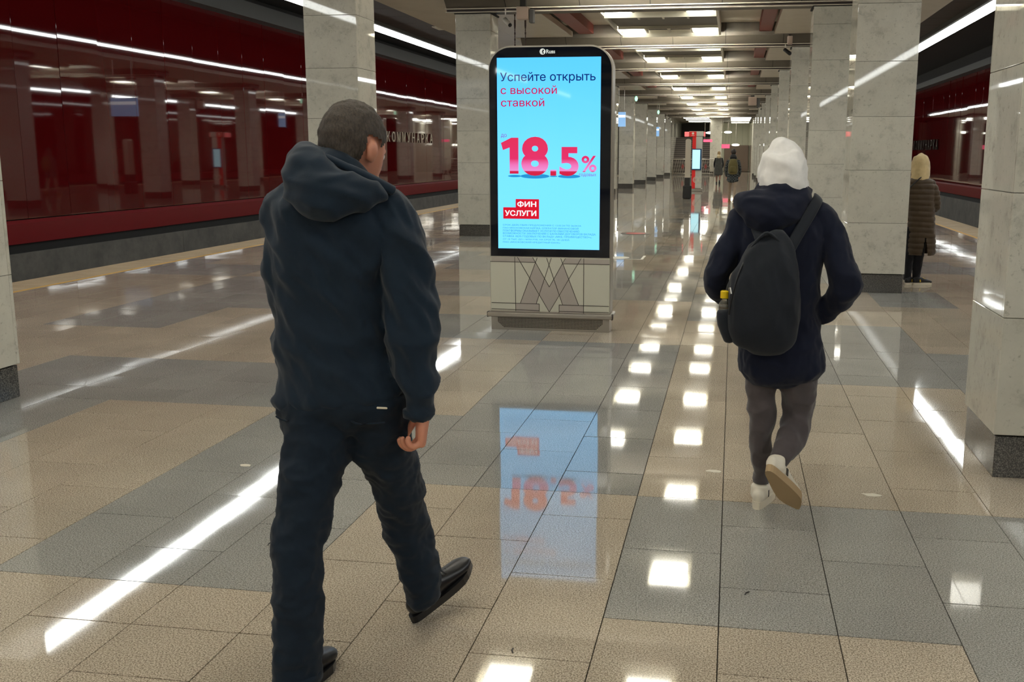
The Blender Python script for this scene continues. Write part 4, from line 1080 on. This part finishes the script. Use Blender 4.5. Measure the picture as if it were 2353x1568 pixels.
q = MB(); q.cyl((0,0,.054), (0,0,.082), .0195, 18); q.cyl((0,0,.082), (0,0,.085), .0195, 18, .016); tag(q.obj('cap', mat('cap_yellow', srgb(240,204,20), .4), BT), 'yellow screw cap')

# ---------------- person in long brown quilted coat behind the second right pillar
O = (2.27, 13.2, 0)
P3 = empty('person', O, 'person in long brown quilted coat and beige hood standing behind the right pillar', 'person')
puff = fabric('coat_brown', srgb(70,55,37), .6, 300); beige_f = fabric('hood_beige', srgb(210,186,140), .9); blk = fabric('trousers_black', srgb(20,20,26), .8)
hM = HM((2.27, 13.23, 1.475), math.radians(-35), math.radians(8), 0, .95)
b = xf(head_mb(), hM)
b.tube([(2.27,13.2,1.28,.06,.06),(2.265,13.21,1.4,.055,.055)], 14, 2)
b.tube([(2.27,13.2,.7,.13,.1),(2.27,13.2,1.0,.13,.1),(2.27,13.2,1.25,.14,.09)], 16, 3)
b.tube([(2.185,13.19,.8,.07,.07),(2.18,13.19,.4,.045,.05),(2.18,13.19,.08,.032,.036)], 12, 3); b.tube([(2.30,13.21,.8,.07,.07),(2.30,13.21,.4,.045,.05),(2.30,13.21,.08,.032,.036)], 12, 3)
b.tube([(2.39,13.2,1.24,.04,.04),(2.45,13.18,.98,.035,.035),(2.45,13.36,.93,.03,.03),(2.36,13.42,.96,.026,.024)], 12, 3); b.tube([(2.15,13.2,1.24,.04,.04),(2.14,13.2,1.0,.035,.035),(2.2,13.38,.93,.03,.03),(2.28,13.42,.96,.026,.024)], 12, 3)
body = skin('body', b, skin_m, P3, O, .01, 3)
for args in (((2.36,13.42,.96), (-.6,.6,.2), (-.5,-.4,0), (0,0,1)), ((2.28,13.42,.96), (.3,.8,.2), (.5,-.4,0), (0,0,1))):
    hb = skin('hand', hand_mb(*args, s=.9), skin_m, None, O, .0045, 2); join_meshes(body, hb)
eyes(body, hM, O)
q = MB(); q.tube([(2.26,13.2,1.30,.108,.11),(2.26,13.2,1.37,.108,.115),(2.258,13.205,1.45,.108,.12),(2.252,13.205,1.52,.104,.118),(2.248,13.2,1.572,.080,.096),(2.246,13.2,1.60,.035,.045)], 24, 4)
hb = skin('hood', q, beige_f, P3, O, .01, 4, folds(.008, 12, 12, 12, 2), lambda p: (hM.inverted() @ p).y > .075 and abs((hM.inverted() @ p).x) < .06 and -.1 < (hM.inverted() @ p).z < .06); hb['label'] = 'beige knitted hood'
def quilt(p): return .013*abs(math.sin(PI*(p.z+.03*p.x+.012*noise.noise(Vector((p.x*5,p.y*5,p.z*3))))/.066))**.5-.006+.006*noise.noise(p*14)
q = MB(); q.tube([(2.322,13.2,.385,.172,.16),(2.315,13.2,.5,.175,.16),(2.30,13.2,.729,.168,.15),(2.285,13.2,.943,.165,.145),(2.275,13.2,1.10,.17,.14),(2.265,13.2,1.24,.165,.12),(2.262,13.2,1.31,.115,.1),(2.262,13.205,1.345,.10,.1)], 28, 4, power=2.2)
q.tube([(2.38,13.2,1.26,.055,.06),(2.425,13.2,1.17,.062,.066),(2.452,13.19,1.04,.062,.066),(2.458,13.22,.96,.058,.06),(2.44,13.32,.93,.05,.05),(2.38,13.39,.95,.042,.042)], 18, 3); q.tube([(2.15,13.2,1.26,.055,.06),(2.115,13.2,1.1,.058,.062),(2.12,13.22,.97,.054,.056),(2.18,13.34,.93,.048,.048)], 18, 3)
cc = skin('coat', q, puff, P3, O, .009, 4, quilt, lambda p: (p.y < 13.15 and p.z < .6 and abs(p.x-2.345) < .032*(.6-p.z)/.22) or p.z < .375)
q = MB(); q.tube([(2.10,13.06,1.18,.008,.004),(2.16,13.055,1.245,.008,.004),(2.24,13.08,1.32,.008,.004),(2.30,13.14,1.345,.008,.004)], 8, 4, (0,0,1)); q.obj('bag_strap', leather, P3, True, O)
q = MB(); q.tube([(2.185,13.19,.7,.085,.09),(2.18,13.19,.4,.066,.07),(2.178,13.19,.2,.05,.056),(2.178,13.19,.07,.046,.052)], 18, 3); q.tube([(2.30,13.21,.7,.085,.09),(2.302,13.21,.4,.066,.07),(2.296,13.21,.2,.052,.056),(2.29,13.21,.07,.046,.052)], 18, 3)
skin('trousers', q, blk, P3, O, .009, 4, folds(.007, 14, 14, 14, 2))
ylw = mat('sneaker_yellow', srgb(214,180,60), .5); blk_s = mat('sneaker_black', srgb(30,30,32), .6)
shoe(P3, O, SM((2.155,13.13,0), math.radians(48)), blk_s, sole_w, .26, .03, .09, ylw); shoe(P3, O, SM((2.245,13.16,0), math.radians(22)), blk_s, sole_w, .26, .03, .09, ylw)

# ---------------- two people walking far down the hall
def far_walker(O, label, h, coat, trousers, boots, hair, coat_len, coat_hw, stride, extras):
    x, y = O[0], O[1]
    p = empty('person', O, label, 'person')
    s = h/1.75
    hM = HM((x, y+.02, (1.63)*s), 0, 0, 0, s)
    b = xf(head_mb(), hM); Z = lambda v: v*s
    b.tube([(x,y,Z(1.42),.06,.06),(x,y,Z(1.56),.055,.055)], 12, 2)
    b.tube([(x,y,Z(.85),.13,.09),(x,y,Z(1.1),.13,.09),(x,y,Z(1.38),.15,.09)], 14, 2)
    la = [(x-.09,y,Z(.88),.07,.07),(x-.09,y+stride*.3,Z(.5),.05,.05),(x-.09,y+stride*.5,Z(.1),.034,.036)]
    ra = [(x+.08,y,Z(.88),.07,.07),(x+.09,y-stride*.1,Z(.5),.05,.05),(x+.07,y-stride*.5,Z(.16),.034,.036)]
    b.tube(la, 12, 3); b.tube(ra, 12, 3)
    arms = [[(x+t*.17,y,Z(1.38),.05,.055),(x+t*.225,y,Z(1.15),.05,.055),(x+t*.235,y+.03,Z(.98),.045,.045),(x+t*.20,y+.10,Z(.86),.038,.038)] for t in (-1, 1)]
    for a in arms: b.tube([(q[0],q[1],q[2],q[3]*.7,q[4]*.7) for q in a], 12, 3)
    body = skin('body', b, skin_m, p, O, .014, 3)
    for t in (-1, 1):
        hb = skin('hand', hand_mb((x+t*.20,y+.10,Z(.85)), (0,.2,-1), (-t,0,0), (0,1,.2), s=.95), skin_m, None, O, .006, 2); join_meshes(body, hb)
    q = MB(); q.ball((0,-.012,.03), .088, .105, .108, 16, 12)
    if extras == 'woman': q.tube([(0,-.05,.02,.08,.06),(0,-.07,-.06,.075,.05),(0,-.075,-.13,.06,.04)], 14, 2)
    xf(q, hM); hv = hM.inverted(); skin('hair', q, hair, p, O, .012, 3, None, lambda c: (hv @ c).y > .06 and (hv @ c).z < .06 or (hv @ c).z < (-.06 if extras != 'woman' else -.2))
    q = MB(); q.tube([(x,y,Z(coat_len),coat_hw,.14),(x,y,Z(coat_len+.25),coat_hw*.97,.14),(x,y,Z(1.15),.175,.13),(x,y,Z(1.34),.185,.125),(x,y,Z(1.44),.11,.1),(x,y,Z(1.49),.09,.09)], 20, 3, power=2.3)
    ck = skin('coat', q, coat[0], p, O, .014, 3, folds(.012, 8, 8, 6, 3))
    for a in arms:
        q = MB(); q.tube(a, 14, 3); skin('sleeve', q, coat[1], ck, O, .012, 2)
    q = MB(); q.tube([(x,y-.1,Z(1.42),.11,.07),(x,y-.11,Z(1.47),.12,.075),(x,y-.04,Z(1.52),.1,.09)], 16, 2); hd = skin('coat_hood', q, coat[2], ck, O, .012, 3)
    q = MB(); q.tube([(a,b_,c,d*1.25,e*1.25) for a,b_,c,d,e in la], 14, 3); q.tube([(a,b_,c,d*1.25,e*1.25) for a,b_,c,d,e in ra], 14, 3); skin('trousers', q, trousers, p, O, .012, 3)
    shoe(p, O, SM((x-.09,y+stride*.5-.05,0), math.radians(90)), boots, boots, .27)
    shoe(p, O, SM((x+.07,y-stride*.5-.08,.13), math.radians(90), math.radians(-32)), boots, boots, .27)
    return p
plaid = mat('plaid_jacket', srgb(60,64,66), .8); g = N(plaid); v = g.pos((1,1,1), True)
ck_ = g.n('ShaderNodeTexChecker'); ck_.inputs['Scale'].default_value = 24; ck_.inputs['Color1'].default_value = srgb(26,29,34); ck_.inputs['Color2'].default_value = srgb(86,92,92); g.l(v, ck_.inputs['Vector'])
g.l(ck_.outputs['Color'], g.p.inputs['Base Color'])
black_f = fabric('black_cloth', srgb(24,24,27)); khaki = fabric('khaki_cloth', srgb(156,140,122)); brown_boot = mat('tan_boot', srgb(150,104,56), .6); dhair = mat('dark_hair', srgb(44,36,30), .6); lhair = mat('fair_hair', srgb(150,124,84), .6)
grey_coat = fabric('grey_coat', srgb(74,74,70)); cream_f = fabric('cream_fur', srgb(214,198,160)); olive = fabric('olive_cloth', srgb(96,88,52))
O = (-.02, 35.2, 0)
far_walker(O, 'person in plaid jacket with olive backpack and tan boots walking far down the hall', 1.76, (plaid, plaid, black_f), khaki, brown_boot, dhair, .72, .2, .5, 'man')
B = empty('backpack', (O[0], O[1]-.22, 1.0), 'olive backpack on the person in the plaid jacket', 'backpack'); bo = (O[0], O[1]-.22, 1.0)
q = MB(); q.tube([(O[0],35.0,.97,.15,.085),(O[0],34.98,1.1,.165,.095),(O[0],34.99,1.28,.155,.085),(O[0],35.01,1.41,.11,.06)], 20, 3, power=2.6); skin('bag', q, olive, B, bo, .012, 3)
q = MB(); q.tube([(O[0],34.89,1.02,.1,.03),(O[0],34.885,1.12,.105,.032),(O[0],34.9,1.19,.09,.025)], 16, 2); skin('front_pocket', q, olive, B, bo, .01, 3)
for t in (-1, 1):
    q = MB(); q.tube([(t*.1+O[0],35.03,1.40,.025,.008),(t*.12+O[0],35.12,1.47,.025,.008),(t*.12+O[0],35.28,1.46,.025,.008)], 8, 3, (1,0,0)); q.obj('shoulder_strap', olive, B, True, bo)
O = (-.82, 57.5, 0)
far_walker(O, 'person in grey coat with cream fur hood and black sleeves walking farthest away', 1.74, (grey_coat, black_f, cream_f), fabric('bare_tan_tights', srgb(150,112,96)), leather, lhair, .5, .24, .4, 'woman')
